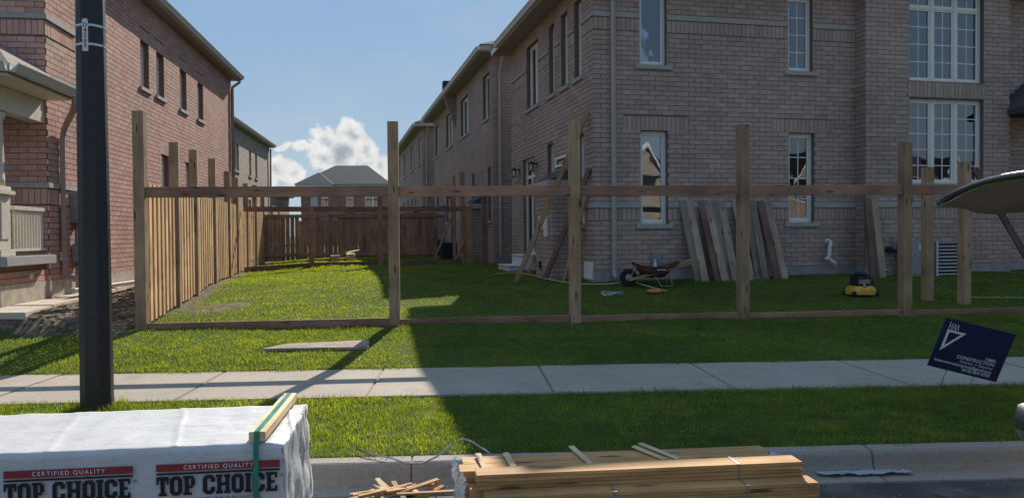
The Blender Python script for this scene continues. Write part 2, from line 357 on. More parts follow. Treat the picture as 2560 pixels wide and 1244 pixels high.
def beam(name, p0, p1, wy, wz, mat, parent=None, up=(0, 0, 1), ease=.004, **props):
    """timber with its length on local X; wy = horizontal-ish size, wz = size along 'up'"""
    p0 = Vector(p0); p1 = Vector(p1); L = (p1 - p0).length; key = (round(L, 3), round(wy, 3), round(wz, 3), mat)
    if key not in BEAMS:
        mb = MB(); e = min(ease, wy / 4, wz / 4); a, c = wy / 2, wz / 2
        mb.prism([(-a + e, -c), (a - e, -c), (a, -c + e), (a, c - e), (a - e, c), (-a + e, c), (-a, c - e), (-a, -c + e)], 'x', 0, L)
        BEAMS[key] = mb.mesh(name, mat)
    x = (p1 - p0).normalized(); u = Vector(up)
    if abs(x.dot(u)) > .97: u = Vector((0, 1, 0))
    y = u.cross(x).normalized(); z = x.cross(y)
    mw = Matrix(((x.x, y.x, z.x, p0.x), (x.y, y.y, z.y, p0.y), (x.z, y.z, z.z, p0.z), (0, 0, 0, 1)))
    return link(name, BEAMS[key], parent, world=mw, **props)
def rot(v, a): return Vector((v[0] * math.cos(a) - v[1] * math.sin(a), v[0] * math.sin(a) + v[1] * math.cos(a), v[2] if len(v) > 2 else 0))
def text_mesh(name, body, size, mat, parent, world, bold=0., space=1., align='LEFT', sx=1.):
    cu = bpy.data.curves.new(name, 'FONT'); cu.body = body; cu.size = size; cu.offset = bold; cu.space_character = space; cu.align_x = align; cu.resolution_u = 3
    ob = bpy.data.objects.new('tmp', cu); COL.objects.link(ob)
    me = bpy.data.meshes.new_from_object(ob); bpy.data.objects.remove(ob); bpy.data.curves.remove(cu)
    me.materials.clear(); me.materials.append(MATS[mat]); me.name = name
    if sx != 1.:
        for v in me.vertices: v.co.x *= sx
    return link(name, me, parent, world=world)

# ------------------------------------------------------------------ ground
CURB = lambda x: 5.06 + .06 * x
PW = [5.06, 6.6, 8.35, 9.5, 10.6, 12.5, 14.3, 16, 20, 26, 60]; PZ = [.025, .04, .065, .175, .255, .36, .50, .58, .61, .62, .65]
def fence_x(y): return -4.83 - .2264 * (y - 10.27)
def sstep(a, b, v): q = np.clip((v - a) / (b - a), 0, 1); return q * q * (3 - 2 * q)
def G(x, y):
    x = np.asarray(x, float); y = np.asarray(y, float)
    z = np.interp(y - .06 * x, PW, PZ)
    fx = fence_x(y)
    z = z - .11 * np.exp(-((x - fx) / 1.6) ** 2) * sstep(11.5, 14, y)
    # bank up to the neighbour's walk on the left
    z = z + sstep(0.0, 1.6, fx - x) * sstep(9.72, 10.12, y) * np.clip(.49 - z, 0, 1)
    z = z + .08 * sstep(.5, 1.8, x) * sstep(13.3, 14.4, y) * (1 - sstep(17, 20, y))
    z = z + .012 * np.sin(x * 1.7 + y * .9) * np.sin(y * 1.3 - x * .4) * sstep(8.6, 9.2, y - .06 * x)
    return z
Gs = lambda x, y: float(G(x, y))
def dirt_mask(x, y):
    fx = fence_x(y); d = sstep(0.05, .3, fx - x) * sstep(9.72, 9.95, y + .05 * np.sin(x * 5)) * (y < 22)
    d = np.maximum(d, np.exp(-(((x + 4.62) / .42) ** 2 + ((y - 12.4) / .75) ** 2)) * 1.1)
    d = np.maximum(d, .75 * np.exp(-(((x - 2.35) / .22) ** 2 + ((y - 5.85) / .12) ** 2)))
    d = np.maximum(d, .62 * sstep(5.28, 5.08, y - .06 * x))
    d = np.maximum(d, .8 * np.exp(-((x - fx - .12) / .2) ** 2) * (y > 12))
    for (qx, qy) in ((-4.83, 10.27), (-1.58, 10.56), (.857, 10.78), (3.22, 10.99), (5.585, 11.2), (6.75, 12.8), (7.06, 12.3)): d = np.maximum(d, .9 * np.exp(-(((x - qx) / .2) ** 2 + ((y - qy) / .2) ** 2)))
    d = np.maximum(d, .55 * np.exp(-((y - 10.75 - .09 * x) / .10) ** 2) * (x > -4.8))
    return d
xs = np.unique(np.concatenate([[-3000, -800, -300, -120, -60, -35, -25, -18], np.arange(-14, 12.01, .2), [15, 20, 30, 60, 120, 300, 800, 3000]]))
wr = np.unique(np.concatenate([[-3000, -800, -300, -100, -40, -20, -10, 0, 3, 4.6, 5.0, 5.108, 5.113], np.arange(5.2, 6.81, .2), [6.885, 6.89], np.arange(7., 8.3, .2), [8.322, 8.327], np.arange(8.4, 30.01, .2), [33, 37, 42, 50, 60, 80, 120, 200, 400, 900, 3000]]))
X, Wd = np.meshgrid(xs, wr); Y = Wd + .06 * X; ys = wr
Z = G(X, Y); Z = np.where(Wd < 5.11, -.30, Z); Z = np.where((Wd > 6.887) & (Wd < 8.325) & (np.abs(X) < 60), Z - .07, Z)
nx, ny = len(xs), len(ys)
verts = np.stack([X.ravel(), Y.ravel(), Z.ravel()], 1); ii = np.arange(nx * ny).reshape(ny, nx)
faces = np.stack([ii[:-1, :-1].ravel(), ii[:-1, 1:].ravel(), ii[1:, 1:].ravel(), ii[1:, :-1].ravel()], 1)
me = bpy.data.meshes.new('ground'); me.from_pydata(verts.tolist(), [], faces.tolist()); me.materials.append(MATS['ground_soil'])
a = me.attributes.new('dirt', 'FLOAT', 'POINT'); a.data.foreach_set('value', dirt_mask(X, Y).ravel().astype(np.float32))
me.polygons.foreach_set('use_smooth', [True] * len(me.polygons))
link('ground', me, kind='structure')
# road frame: local x along the street, y across it
ROADM = Matrix.Rotation(math.atan(.06), 4, 'Z'); cr = math.cos(math.atan(.06))
def rbox(name, x0, x1, w0, w1, z0, z1, mat, bevel=0., parent=None, **p):
    mb = MB(); mb.box(x0, x1, w0 * cr, w1 * cr, z0, z1); o = mb.build(name, mat, None, bevel=bevel, **p)
    o.parent = parent; o.matrix_basis = ROADM if parent is None else Matrix.Identity(4); WM[o] = ROADM; return o
mb = MB(); nX, nY = 120, 40
gx = np.linspace(-60, 60, nX); gy = np.linspace(-9 * cr, 4.86 * cr, nY)
for j in range(nY - 1):
    for i in range(nX - 1): mb.quad((gx[i], gy[j], -.13), (gx[i + 1], gy[j], -.13), (gx[i + 1], gy[j + 1], -.13), (gx[i], gy[j + 1], -.13))
road = mb.build('road', 'asphalt', kind='structure', fix=False); road.matrix_basis = ROADM
# curb with gutter pan, in poured lengths
curb = MB(); k = [(4.80, -.122), (4.955, -.112), (4.975, -.07), (4.99, .0), (5.01, .022), (5.115, .030), (5.115, -.28), (4.80, -.28)]
kerb = bpy.data.objects.new('kerb', None); COL.objects.link(kerb); kerb.matrix_basis = ROADM; kerb['kind'] = 'structure'; WM[kerb] = ROADM
xb = -27.35
while xb < 30:
    c2 = MB(); c2.prism([(p[0] * cr, p[1]) for p in k], 'x', xb + .003, xb + 2.997); c2.build('kerb_length', 'curb_concrete', kerb, bevel=.006); xb += 3.0
walk = bpy.data.objects.new('sidewalk', None); COL.objects.link(walk); walk.matrix_basis = ROADM; walk['kind'] = 'structure'; WM[walk] = ROADM
joints = [-25.5 + 1.6 * i for i in range(14)] + [-2.0 - .45 - 0 * 1.6 + 1.62 * i for i in range(0, 18)]
joints = sorted(set(round(j, 2) for j in joints if j < -4.2) | set(round(-4.12 + 1.63 * i, 2) for i in range(16)))
for j0, j1 in zip(joints[:-1], joints[1:]):
    mb = MB(); tilt = random.uniform(-.003, .003)
    mb.box(j0 + .006, j1 - .006, 6.88 * cr, 8.33 * cr, -.06, .062 + tilt); mb.build('slab', 'sidewalk_concrete', walk, bevel=.008)
rbox('sidewalk_bed', -26, 22, 6.9, 8.31, -.08, .046, 'foundation_grey', parent=walk)
# concrete walk beside the neighbour's house
nw = bpy.data.objects.new('side_path', None); COL.objects.link(nw); nw['kind'] = 'structure'; WM[nw] = Matrix.Identity(4)
edge = [(-6.20, 10.0), (-6.42, 11.0), (-6.70, 12.3), (-7.08, 14.1), (-7.6, 16.2), (-8.2, 18.6)]
for (a0, a1) in zip(edge[:-1], edge[1:]):
    mb = MB(); L = 1.7 if a0[1] > 11 else 6
    q = [(a0[0], a0[1] + .006), (a1[0], a1[1] - .006), (a1[0] - L, a1[1] - .006 - .1), (a0[0] - L, a0[1] + .006 - .1)]
    mb.prism(q, 'z', .35, .515 + (a0[1] - 10) * .012); mb.build('slab', 'walk_concrete', nw, bevel=.008)

# ------------------------------------------------------------------ walls of brick
class Wall:
    """wall plane in house-local axes: front/back face -y/+y, left/right face -x/+x; s runs along, d outwards"""
    def __init__(s, side, off): s.side, s.off = side, off
    def box(s, mb, s0, s1, d0, d1, z0, z1, tint=None):
        if s.side == 'front': mb.box(s0, s1, s.off - d1, s.off - d0, z0, z1, tint)
        elif s.side == 'back': mb.box(s0, s1, s.off + d0, s.off + d1, z0, z1, tint)
        elif s.side == 'left': mb.box(s.off - d1, s.off - d0, s0, s1, z0, z1, tint)
        else: mb.box(s.off + d0, s.off + d1, s0, s1, z0, z1, tint)
    def pt(s, a, d, z):
        return {'front': (a, s.off - d, z), 'back': (a, s.off + d, z), 'left': (s.off - d, a, z), 'right': (s.off + d, a, z)}[s.side]
CH, BL, BJ = .089, .267, .010
def brickwork(house, wall, s0, s1, z0, z1, holes, soldiers, mat, mortar, singles, name='wall', thick=.14, off=0.):
    """mortar backing with openings, bricks proud of it; returns candidates for single bricks"""
    bs = sorted({s0, s1} | {v for h in holes for v in h[:2] if s0 < v < s1}); bz = sorted({z0, z1} | {v for h in holes for v in h[2:4] if z0 < v < z1})
    mb = MB()
    for a, b in zip(bs[:-1], bs[1:]):
        for c, e in zip(bz[:-1], bz[1:]):
            ms, mz = (a + b) / 2, (c + e) / 2
            if not any(h[0] < ms < h[1] and h[2] < mz < h[3] for h in holes): wall.box(mb, a, b, -thick, 0, c, e)
    wobj = mb.build(name, mortar, house)
    cuts = list(holes) + [tuple(q) for q in soldiers]
    wk = MB(); cand = []; row = 0; z = z0
    while z < z1 - .02:
        zt = min(z + CH - BJ, z1); a = s0 - (BL / 2 if row % 2 else 0) - off
        segs = [(s0, s1)]
        for h in cuts:
            lo, hi = max(h[2], z), min(h[3], zt)
            if hi - lo > .02:
                ns = []
                for p, q in segs:
                    if h[1] <= p or h[0] >= q: ns.append((p, q)); continue
                    if h[0] - p > .02: ns.append((p, h[0]))
                    if q - h[1] > .02: ns.append((h[1], q))
                segs = ns
        while a < s1:
            for p, q in segs:
                lo, hi = max(a, p), min(a + BL - BJ, q)
                if hi - lo < .025: continue
                dd = .010 + random.uniform(0, .003); tn = random.random()
                if hi - lo > BL - BJ - 1e-4 and zt - z > CH - BJ - 1e-4: cand.append((lo, hi, z, zt, dd, tn))
                else: wall.box(wk, lo, hi, -.004, dd, z, zt, tn)
            a += BL
        z += CH; row += 1
    for (p, q, zb, zt) in soldiers:
        n = max(1, round((q - p) / .089)); st = (q - p) / n
        for i in range(n): wall.box(wk, p + i * st + .005, p + (i + 1) * st - .005, -.004, .009 + random.uniform(0, .003), zb + .004, zt - .004, random.random())
    return wobj, wk, cand
SINGLE = {}
def finish_bricks(house, sets, mat, nsingle, parent_wall):
    """the bricks that show largest become parts of their own, the rest one mesh"""
    mw = WM[house]; allc = []
    for wall, wk, cand in sets:
        for c in cand:
            p = mw @ Vector(wall.pt((c[0] + c[1]) / 2, 0, (c[2] + c[3]) / 2)); v = p - camo.matrix_world.translation
            x, y, zz = camo.matrix_world.to_3x3().transposed() @ v
            px, py = x / -zz * 1970, -y / -zz * 1970
            vis = abs(px) < 1270 and -615 < py < 200 and zz < 0
            nrm = mw.to_3x3() @ Vector({'front': (0, -1, 0), 'left': (-1, 0, 0), 'right': (1, 0, 0), 'back': (0, 1, 0)}[wall.side])
            facing = max(0., -v.normalized().dot(nrm)); allc.append(((facing / v.length ** 2) if vis else 0, wall, wk, c))
    allc.sort(key=lambda q: -q[0])
    for i, (sc, wall, wk, c) in enumerate(allc):
        if i < nsingle and sc > 0:
            key = (wall.side, mat)
            if key not in SINGLE:
                mb = MB(); Wall(wall.side, 0).box(mb, 0, BL - BJ, -.004, .0095, 0, CH - BJ)
                me = mb.mesh('brick', mat + '_single'); bm = bmesh.new(); bm.from_mesh(me); bmesh.ops.recalc_face_normals(bm, faces=bm.faces); bm.to_mesh(me); bm.free(); SINGLE[key] = me
            o = bpy.data.objects.new('brick', SINGLE[key]); COL.objects.link(o); o.parent = parent_wall
            o.location = wall.pt(c[0], c[4] - .0095, c[2])
        else: wall.box(wk, c[0], c[1], -.004, c[4], c[2], c[3], c[5])
    done = set()
    for wall, wk, cand in sets:
        if id(wk) in done or not wk.f: continue
        done.add(id(wk)); o = wk.build('brickwork', mat, house); o['kind'] = 'stuff'
def window(house, wall, s0, s1, z0, z1, cols=1, rows=0, vbars=1, sill=True, backing='painted_room_shade', frame='vinyl', rec=.085, transom=None, fw=.055, cuts=None, sillw=.10, label=None):
    """frame > pane, grille, sill, blind"""
    fr = MB(); wall.box(fr, s0, s0 + fw, -rec - .07, -rec, z0, z1); wall.box(fr, s1 - fw, s1, -rec - .07, -rec, z0, z1)
    wall.box(fr, s0 + fw, s1 - fw, -rec - .07, -rec, z1 - fw, z1); wall.box(fr, s0 + fw, s1 - fw, -rec - .07, -rec, z0, z0 + fw)
    lights = []; zt = transom if transom else z1 - fw
    cw = (s1 - s0 - 2 * fw) / cols
    for i in range(1, cols): a = s0 + fw + i * cw; wall.box(fr, a - fw * .75, a + fw * .75, -rec - .07, -rec, z0 + fw, z1 - fw)
    for i in range(cols):
        a0 = s0 + fw + i * cw + (fw * .75 if i else 0); a1 = s0 + fw + (i + 1) * cw - (fw * .75 if i < cols - 1 else 0)
        lights.append((a0, a1, z0 + fw, zt - (fw / 2 if transom else 0), rows))
        if transom:
            wall.box(fr, a0, a1, -rec - .07, -rec, zt - fw / 2, zt + fw / 2); lights.append((a0, a1, zt + fw / 2, z1 - fw, 1))
    w = fr.build('window', frame, house, bevel=.004)
    for (a0, a1, b0, b1, rw) in lights:
        sh = MB(); e = .028                                           # sash
        wall.box(sh, a0, a0 + e, -rec - .06, -rec - .015, b0, b1); wall.box(sh, a1 - e, a1, -rec - .06, -rec - .015, b0, b1)
        wall.box(sh, a0 + e, a1 - e, -rec - .06, -rec - .015, b0, b0 + e); wall.box(sh, a0 + e, a1 - e, -rec - .06, -rec - .015, b1 - e, b1)
        sh.build('sash', 'white_vinyl', w)
        g = MB(); wall.box(g, a0 + e, a1 - e, -rec - .045, -rec - .040, b0 + e, b1 - e); g.build('pane', 'window_glass', w)
        if rw:
            gr = MB(); tdk = .006
            for i in range(1, vbars + 1): x = a0 + (a1 - a0) * i / (vbars + 1); wall.box(gr, x - .008, x + .008, -rec - .039, -rec - .032, b0 + e, b1 - e)
            for i in range(1, rw): zz = b0 + (b1 - b0) * i / rw; wall.box(gr, a0 + e, a1 - e, -rec - .0385, -rec - .0325, zz - .008, zz + .008)
            gr.build('grille', 'white_vinyl', w)
    bk = MB()
    if backing == 'blind':
        zz = z0 + fw
        while zz < z1 - fw:
            wall.box(bk, s0 + fw, s1 - fw, -rec - .125, -rec - .10, zz, zz + .012); zz += .06
        wall.box(bk, s0 + fw, s1 - fw, -rec - .150, -rec - .135, z0, z1); bk.build('blind', 'blind', w)
    else:
        wall.box(bk, s0 - .02, s1 + .02, -rec - .55, -rec - .50, z0 - .02, z1 + .02)
        for q0, q1 in ((s0 - .02, s0), (s1, s1 + .02)): wall.box(bk, q0, q1, -rec - .5, -rec - .075, z0 - .02, z1 + .02)
        wall.box(bk, s0, s1, -rec - .5, -rec - .075, z1, z1 + .02); wall.box(bk, s0, s1, -rec - .5, -rec - .075, z0 - .02, z0); bk.build('room_shade_backing', 'painted_room_shade', w)  # box painted dark, in place of an unlit room
        if backing == 'curtain':
            cm = MB(); n = 9; x0, x1 = (s0 + fw, s0 + (s1 - s0) * .42)
            for part in ((s0 + fw, s0 + .40 * (s1 - s0)), (s1 - .38 * (s1 - s0), s1 - fw)):
                for i in range(n):
                    a = part[0] + (part[1] - part[0]) * i / n; b = part[0] + (part[1] - part[0]) * (i + 1) / n
                    dd = .016 * math.sin(i * 2.1); wall.box(cm, a, b, -rec - .20 + dd, -rec - .19 + dd, z0 + .02, z1 - .02)
            cm.build('curtain', 'curtain', w)
    if sill:
        sm = MB(); wall.box(sm, s0 - sillw, s1 + sillw, -.12, .055, z0 - .085, z0 - .003); sm.build('sill', 'stone_trim', w, bevel=.006)
    return w
def gutter_run(house, p0, p1, out, mat='gutter', size=.11):
    """K-style gutter from p0 to p1 (top back edge), out = unit direction away from the house"""
    p0 = Vector(p0); p1 = Vector(p1); o = Vector(out); z = Vector((0, 0, 1)); mb = MB()
    prof = [(0, 0), (0, -size), (size * .62, -size), (size * .80, -size * .55), (size * 1.05, -size * .12), (size * 1.05, 0), (size * .93, 0), (size * .9, -.02), (.012, -size * .85), (.012, 0)]
    n = len(prof)
    for P in (p0, p1): mb.v += [tuple(P + o * a + z * b) for a, b in prof]
    for i in range(n): j = (i + 1) % n; mb.f.append((i, j, n + j, n + i))
    mb.f += [tuple(range(n))[::-1], tuple(range(n, 2 * n))]
    return mb.build('gutter', mat, house)
def downspout(house, pts, mat='brown_metal', a=.075, b=.055):
    """rectangular downpipe through local points"""
    mb = MB(); mb.tube(pts, math.hypot(a, b) / 2 * 1.05, 4); return mb.build('downspout', mat, house)
def hip_roof(house, x0, x1, y0, y1, ze, zr, mat, ov, ridge='x', sof='soffit', hipx=None):
    """hip roof on an eave rectangle grown by ov"""
    X0, X1, Y0, Y1 = x0 - ov, x1 + ov, y0 - ov, y1 + ov; mb = MB()
    if ridge == 'x':
        h = (Y1 - Y0) / 2 if hipx is None else hipx; r0, r1 = (X0 + h, (Y0 + Y1) / 2, zr), (X1 - h, (Y0 + Y1) / 2, zr)
        if r0[0] > r1[0]: r0 = r1 = ((X0 + X1) / 2, (Y0 + Y1) / 2, zr)
    else:
        h = (X1 - X0) / 2 if hipx is None else hipx; r0, r1 = ((X0 + X1) / 2, Y0 + h, zr), ((X0 + X1) / 2, Y1 - h, zr)
        if r0[1] > r1[1]: r0 = r1 = ((X0 + X1) / 2, (Y0 + Y1) / 2, zr)
    A, B, C_, D = (X0, Y0, ze), (X1, Y0, ze), (X1, Y1, ze), (X0, Y1, ze); up = lambda p, q=.03: (p[0], p[1], p[2] + q)
    if ridge == 'x': fs = [(A, B, r1, r0), (B, C_, r1), (C_, D, r0, r1), (D, A, r0)]
    else: fs = [(A, B, r0), (B, C_, r1, r0), (C_, D, r1), (D, A, r0, r1)]
    for f in fs: mb.poly([up(p, .06) for p in f])
    for p, q in ((A, B), (B, C_), (C_, D), (D, A)): mb.quad(p, q, up(q, .06), up(p, .06))
    roof = mb.build('roof', mat, house, fix=False)
    s = MB(); s.box(X0 + .019, X1 - .019, Y0 + .019, Y1 - .019, ze - .148, ze - .130); s.build('soffit', sof, house)
    f = MB(); t = .018
    f.box(X0, X1, Y0, Y0 + t, ze - .15, ze - .003); f.box(X0, X1, Y1 - t, Y1, ze - .15, ze - .003); f.box(X0, X0 + t, Y0 + t, Y1 - t, ze - .15, ze - .003); f.box(X1 - t, X1, Y0 + t, Y1 - t, ze - .15, ze - .003)
    f.build('fascia', 'gutter', house)
    return roof, (X0, X1, Y0, Y1)
def trim(house, wall, s0, s1, d, z0, z1, name='stone_band', mat='stone_trim'):
    mb = MB(); wall.box(mb, s0, s1, -.05, d, z0, z1); return mb.build(name, mat, house, bevel=.005)

# ------------------------------------------------------------------ house on the right (taupe brick)
RH_A = R(12.9); RH_O = Vector((1.51, 14.4, 0))
def rh(u, v, z=0.): return RH_O + rot((u, v, 0), RH_A) + Vector((0, 0, z))
def bay(house, u0, v0, v1, out, zb, zt, mat='taupe_far', rise=.3):
    """side bay with a lean-to roof on the left wall at u0"""
    mb = MB(); mb.box(u0 - out, u0 - .001, v0, v1, zb, zt); b = mb.build('side_bay', mat, house)
    r = MB(); o = out + .1; r.v += [(u0 - o, v0 - .1, zt), (u0 - .01, v0 - .1, zt + rise), (u0 - .01, v1 + .1, zt + rise), (u0 - o, v1 + .1, zt), (u0 - o, v0 - .1, zt - .05), (u0 - .01, v0 - .1, zt - .05), (u0 - .01, v1 + .1, zt - .05), (u0 - o, v1 + .1, zt - .05)]
    r.f += [(0, 1, 2, 3), (4, 7, 6, 5), (0, 4, 5, 1), (1, 5, 6, 2), (2, 6, 7, 3), (3, 7, 4, 0)]; r.build('lean_to_roof', 'dark_shingle', b)
    f = MB(); f.box(u0 - o - .02, u0 - o - .002, v0 - .12, v1 + .12, zt - .14, zt + .01); f.box(u0 - o - .002, u0 - .02, v0 - .12, v0 - .102, zt - .14, zt + .01); f.build('fascia', 'taupe_metal', b)
    return b
ZS = 6.25
H1 = thing('brick_house', RH_O, RH_A, 'large taupe brick house with tall narrow windows behind the front fence on the right', 'house')
fr0, frb, lf, frr = Wall('front', 0), Wall('front', -.3), Wall('left', 0), Wall('front', .02)
WF = [(.90, 1.44, 1.63, 3.36), (3.96, 4.51, 1.65, 3.38), (.89, 1.43, 4.57, 6.02), (3.95, 4.48, 4.57, 6.02)]
def seg(s0, s1, holes, m=0.):
    out = [(s0, s1)]
    for h in sorted(holes):
        out = [q for p in out for q in ((p[0], min(p[1], h[0] - m)), (max(p[0], h[1] + m), p[1])) if q[1] - q[0] > .05]
    return out
low = WF[:2]; upp = WF[2:]
sold = [(a, b, 1.70, 1.925) for a, b in seg(0, 5.43, low, .002)] + [(a, b, 5.18, 5.405) for a, b in seg(0, 5.43, upp, .002)] + [(.56, 1.86, 3.362, 3.62), (3.6, 4.95, 3.382, 3.64)]
w1, k1, c1 = brickwork(H1, fr0, 0, 5.45, .81, ZS + .02, WF, sold, 'taupe_brick', 'taupe_mortar', 0, 'front_wall')
WB = [(6.41, 8.15, 2.40, 4.08), (6.41, 8.15, 4.42, 6.20)]
sb = [(5.43, 8.78, 1.70, 1.925), (6.38, 8.18, 4.10, 4.40)]
w2, k2, c2 = brickwork(H1, frb, 5.43, 8.78, .81, ZS + .02, WB, sb, 'taupe_brick', 'taupe_mortar', 0, 'front_wall')
w3, k3, c3 = brickwork(H1, frr, 8.78, 13, .81, ZS + .02, [], [(8.78, 13, 1.70, 1.925)], 'taupe_brick', 'taupe_mortar', 0, 'front_wall')
bl, br_ = Wall('left', 5.43), Wall('right', 8.78)
w4, k4, c4 = brickwork(H1, bl, -.29, -.002, .81, ZS + .02, [], [], 'taupe_brick', 'taupe_mortar', 0, 'return_wall', thick=.1)
WL = [(.55, 1.0, 1.64, 3.35), (.68, 1.12, 4.47, 5.95), (1.56, 2.03, 4.47, 5.95), (2.52, 2.96, 4.47, 5.95), (3.88, 4.98, 4.47, 5.97), (4.22, 5.42, .95, 3.31), (2.68, 3.15, 2.35, 3.42)]
sl = [(a, b, 5.18, 5.405) for a, b in seg(0, 6.68, WL[1:5], .002)] + [(a, b, 1.70, 1.925) for a, b in seg(0, 1.1, WL[:1], .002)]
w5, k5, c5 = brickwork(H1, lf, 0, 6.70, .81, ZS + .02, WL, sl, 'taupe_brick', 'taupe_mortar', 0, 'side_wall', off=.133)
finish_bricks(H1, [(fr0, k1, c1)], 'taupe_brick', 298, w1)
finish_bricks(H1, [(frb, k2, c2), (frr, k3, c3), (bl, k4, c4), (lf, k5, c5)], 'taupe_brick', 0, w1)
mb = MB(); mb.box(12.86, 13, .2, 6.7, .81, ZS); mb.box(.15, 12.86, 6.56, 6.69, .81, ZS); mb.build('rear_wall', 'taupe_far', H1)
mb = MB(); mb.box(-.02, 13.02, -.0, 6.7, .2, .805); mb.box(5.41, 8.8, -.32, -.001, .2, .804); mb.build('foundation', 'foundation_grey', H1)
window(H1, fr0, *WF[0], backing='blind'); window(H1, fr0, *WF[1], rows=4, backing='curtain')
window(H1, fr0, *WF[2], backing='blind'); window(H1, fr0, *WF[3], rows=4)
window(H1, frb, *WB[0], cols=3, rows=5, sill=True); window(H1, frb, *WB[1], cols=3, rows=4, transom=5.88, sill=False)
for h in WL[:4] + [WL[6]]: window(H1, lf, *h, backing='blind')
window(H1, lf, *WL[4], cols=2)
for a, b in seg(.0, 5.43, low, .002): trim(H1, fr0, a, b, .034, 1.93, 2.04)
for a, b in seg(.0, 5.43, upp, .002): trim(H1, fr0, a, b, .034, 5.41, 5.50)
trim(H1, frb, 5.40, 8.80, .034, 1.93, 2.04)
for a, b in seg(-.03, 6.68, WL[1:5], .002): trim(H1, lf, a, b, .034, 5.412, 5.498)
for a, b in seg(-.03, 1.12, WL[:1], .002): trim(H1, lf, a, b, .034, 1.932, 2.038)
# garden door on the side wall
dr = MB(); s0, s1, z0, z1 = WL[5]; fw = .07
for a, b in ((s0, s0 + fw), (s1 - fw, s1), ((s0 + s1) / 2 - .05, (s0 + s1) / 2 + .05)): lf.box(dr, a, b, -.14, -.07, z0, z1)
for c, e in ((z0, z0 + .09), (2.82, 2.90), (z1 - .06, z1)): lf.box(dr, s0 + fw, s1 - fw, -.138, -.072, c, e)
dr = dr.build('door', 'vinyl', H1)
for a, b in ((s0 + fw, (s0 + s1) / 2 - .05), ((s0 + s1) / 2 + .05, s1 - fw)):
    for c, e in ((z0 + .09, 2.82), (2.90, z1 - .06)): g = MB(); lf.box(g, a, b, -.11, -.105, c, e); g.build('pane', 'window_glass', dr)
g = MB(); lf.box(g, s0, s1, -.5, -.45, z0, z1); g.build('room_shade_backing', 'painted_room_shade', dr)  # dark sheet standing in for the shade of the room behind the door
g = MB(); lf.box(g, s0 - .06, s1 + .06, -.06, .06, z0 - .1, z0 - .004); g.build('sill', 'stone_trim', dr)
b1 = bay(H1, 0, 1.15, 2.45, .47, .3, 2.50)
g = MB(); lf.box(g, 1.55, 2.42, .0, .05, 2.86, 2.90); lf.box(g, 1.55, 2.42, .0, .05, 3.02, 3.06); lf.box(g, 1.55, 1.60, .0, .05, 2.90, 3.02); lf.box(g, 2.37, 2.42, .0, .05, 2.90, 3.02); aw = g.build('awning_window', 'white_vinyl', H1)
g = MB(); lf.box(g, 1.60, 2.37, .015, .02, 2.90, 3.02); g.build('pane', 'window_glass', aw)
hip_roof(H1, 0, 13, 0, 6.7, ZS + .15, 8.55, 'dark_shingle', .45)
gutter_run(H1, (-.452, -.45, ZS + .14), (-.452, 6.35, ZS + .14), (-1, 0, 0)); gutter_run(H1, (-.45, -.452, ZS + .14), (13.4, -.452, ZS + .14), (0, -1, 0))
mb = MB(); mb.box(-.43, -.01, -.43, 6.68, ZS - .002, ZS + .001); 
downspout(H1, [(.36, -.48, ZS + .03), (.36, -.40, ZS - .06), (.36, -.10, ZS - .32), (.36, -.065, ZS - .45), (.36, -.065, .80), (.36, -.10, .70), (.36, -.20, .66)], 'taupe_metal')
# porch roof at the right end
mb = MB(); u0, u1 = 8.72, 13
mb.poly([(u0, -1.05, 3.92), (u1, -1.05, 3.92), (u1, .0, 4.55), (u0 + .75, .0, 4.55)]); mb.poly([(u0, -1.05, 3.92), (u0 + .75, 0, 4.55), (u0, 0, 3.92)])
mb.poly([(u0, -1.05, 3.80), (u1, -1.05, 3.80), (u1, 0, 3.80), (u0, 0, 3.80)]); mb.poly([(u0, -1.05, 3.80), (u1, -1.05, 3.80), (u1, -1.05, 3.92), (u0, -1.05, 3.92)]); mb.poly([(u0, -1.05, 3.80), (u0, -1.05, 3.92), (u0, 0, 3.92), (u0, 0, 3.80)])
pr = mb.build('porch_roof', 'dark_shingle', H1, fix=False)
gutter_run(H1, (u0, -1.052, 3.93), (u1, -1.052, 3.93), (0, -1, 0), 'taupe_metal', .1)
st = MB()
for i in range(6): a = 8.84 + i * .13; st.box(a, a + .30, -.003 - .302 if a + .3 < 8.78 else -.004, .01, 4.0 + i * .089, 4.0 + i * .089 + .12)
st.build('step_flashing', 'membrane', H1)
downspout(H1, [(8.86, -.05, 3.80), (8.86, -.05, .72), (8.90, -.16, .62)], 'taupe_metal')
pc = MB(); pc.box(12.2, 12.45, -1.0, -.75, .3, 3.8); pc.build('porch_column', 'cream_paint', H1, bevel=.01)
# what is fixed to the walls
def wall_vent():
    g = MB(); g.box(1.09, 1.31, -.03, -.012, .90, 1.12); v = g.build('wall_vent', 'grey_metal', H1)
    for i in range(6): l = MB(); l.box(1.10, 1.30, -.042, -.031, .915 + i * .033, .935 + i * .033); l.build('louvre', 'grey_metal', v)
wall_vent()
g = MB(); g.tube([(4.80, .02, 1.27), (4.80, -.10, 1.27), (4.79, -.13, 1.25), (4.76, -.14, 1.20), (4.74, -.14, .98), (4.74, -.145, .94), (4.78, -.15, .90), (4.84, -.15, .87), (4.86, -.15, .80)], .038, 12); pv = g.build('exhaust_pipe', 'pvc', H1, smooth=True)
g = MB(); g.tube([(4.74, -.14, .955), (4.66, -.15, .925)], .045, 12); g.tube([(4.80, -.015, 1.27), (4.80, -.03, 1.27)], .065, 12); g.build('pipe_elbow', 'pvc', pv, smooth=True)
g = MB(); g.tube([(5.92, -.31, 1.10), (5.92, -.40, 1.10)], .06, 12); hp = g.build('hose_outlet', 'black_plastic', H1)
g = MB(); g.tube([(5.92, -.40, 1.10), (6.02, -.44, 1.08), (6.16, -.44, 1.0), (6.26, -.46, .88), (6.3, -.5, .6)], .03, 8); g.build('hose', 'black_plastic', hp, smooth=True)
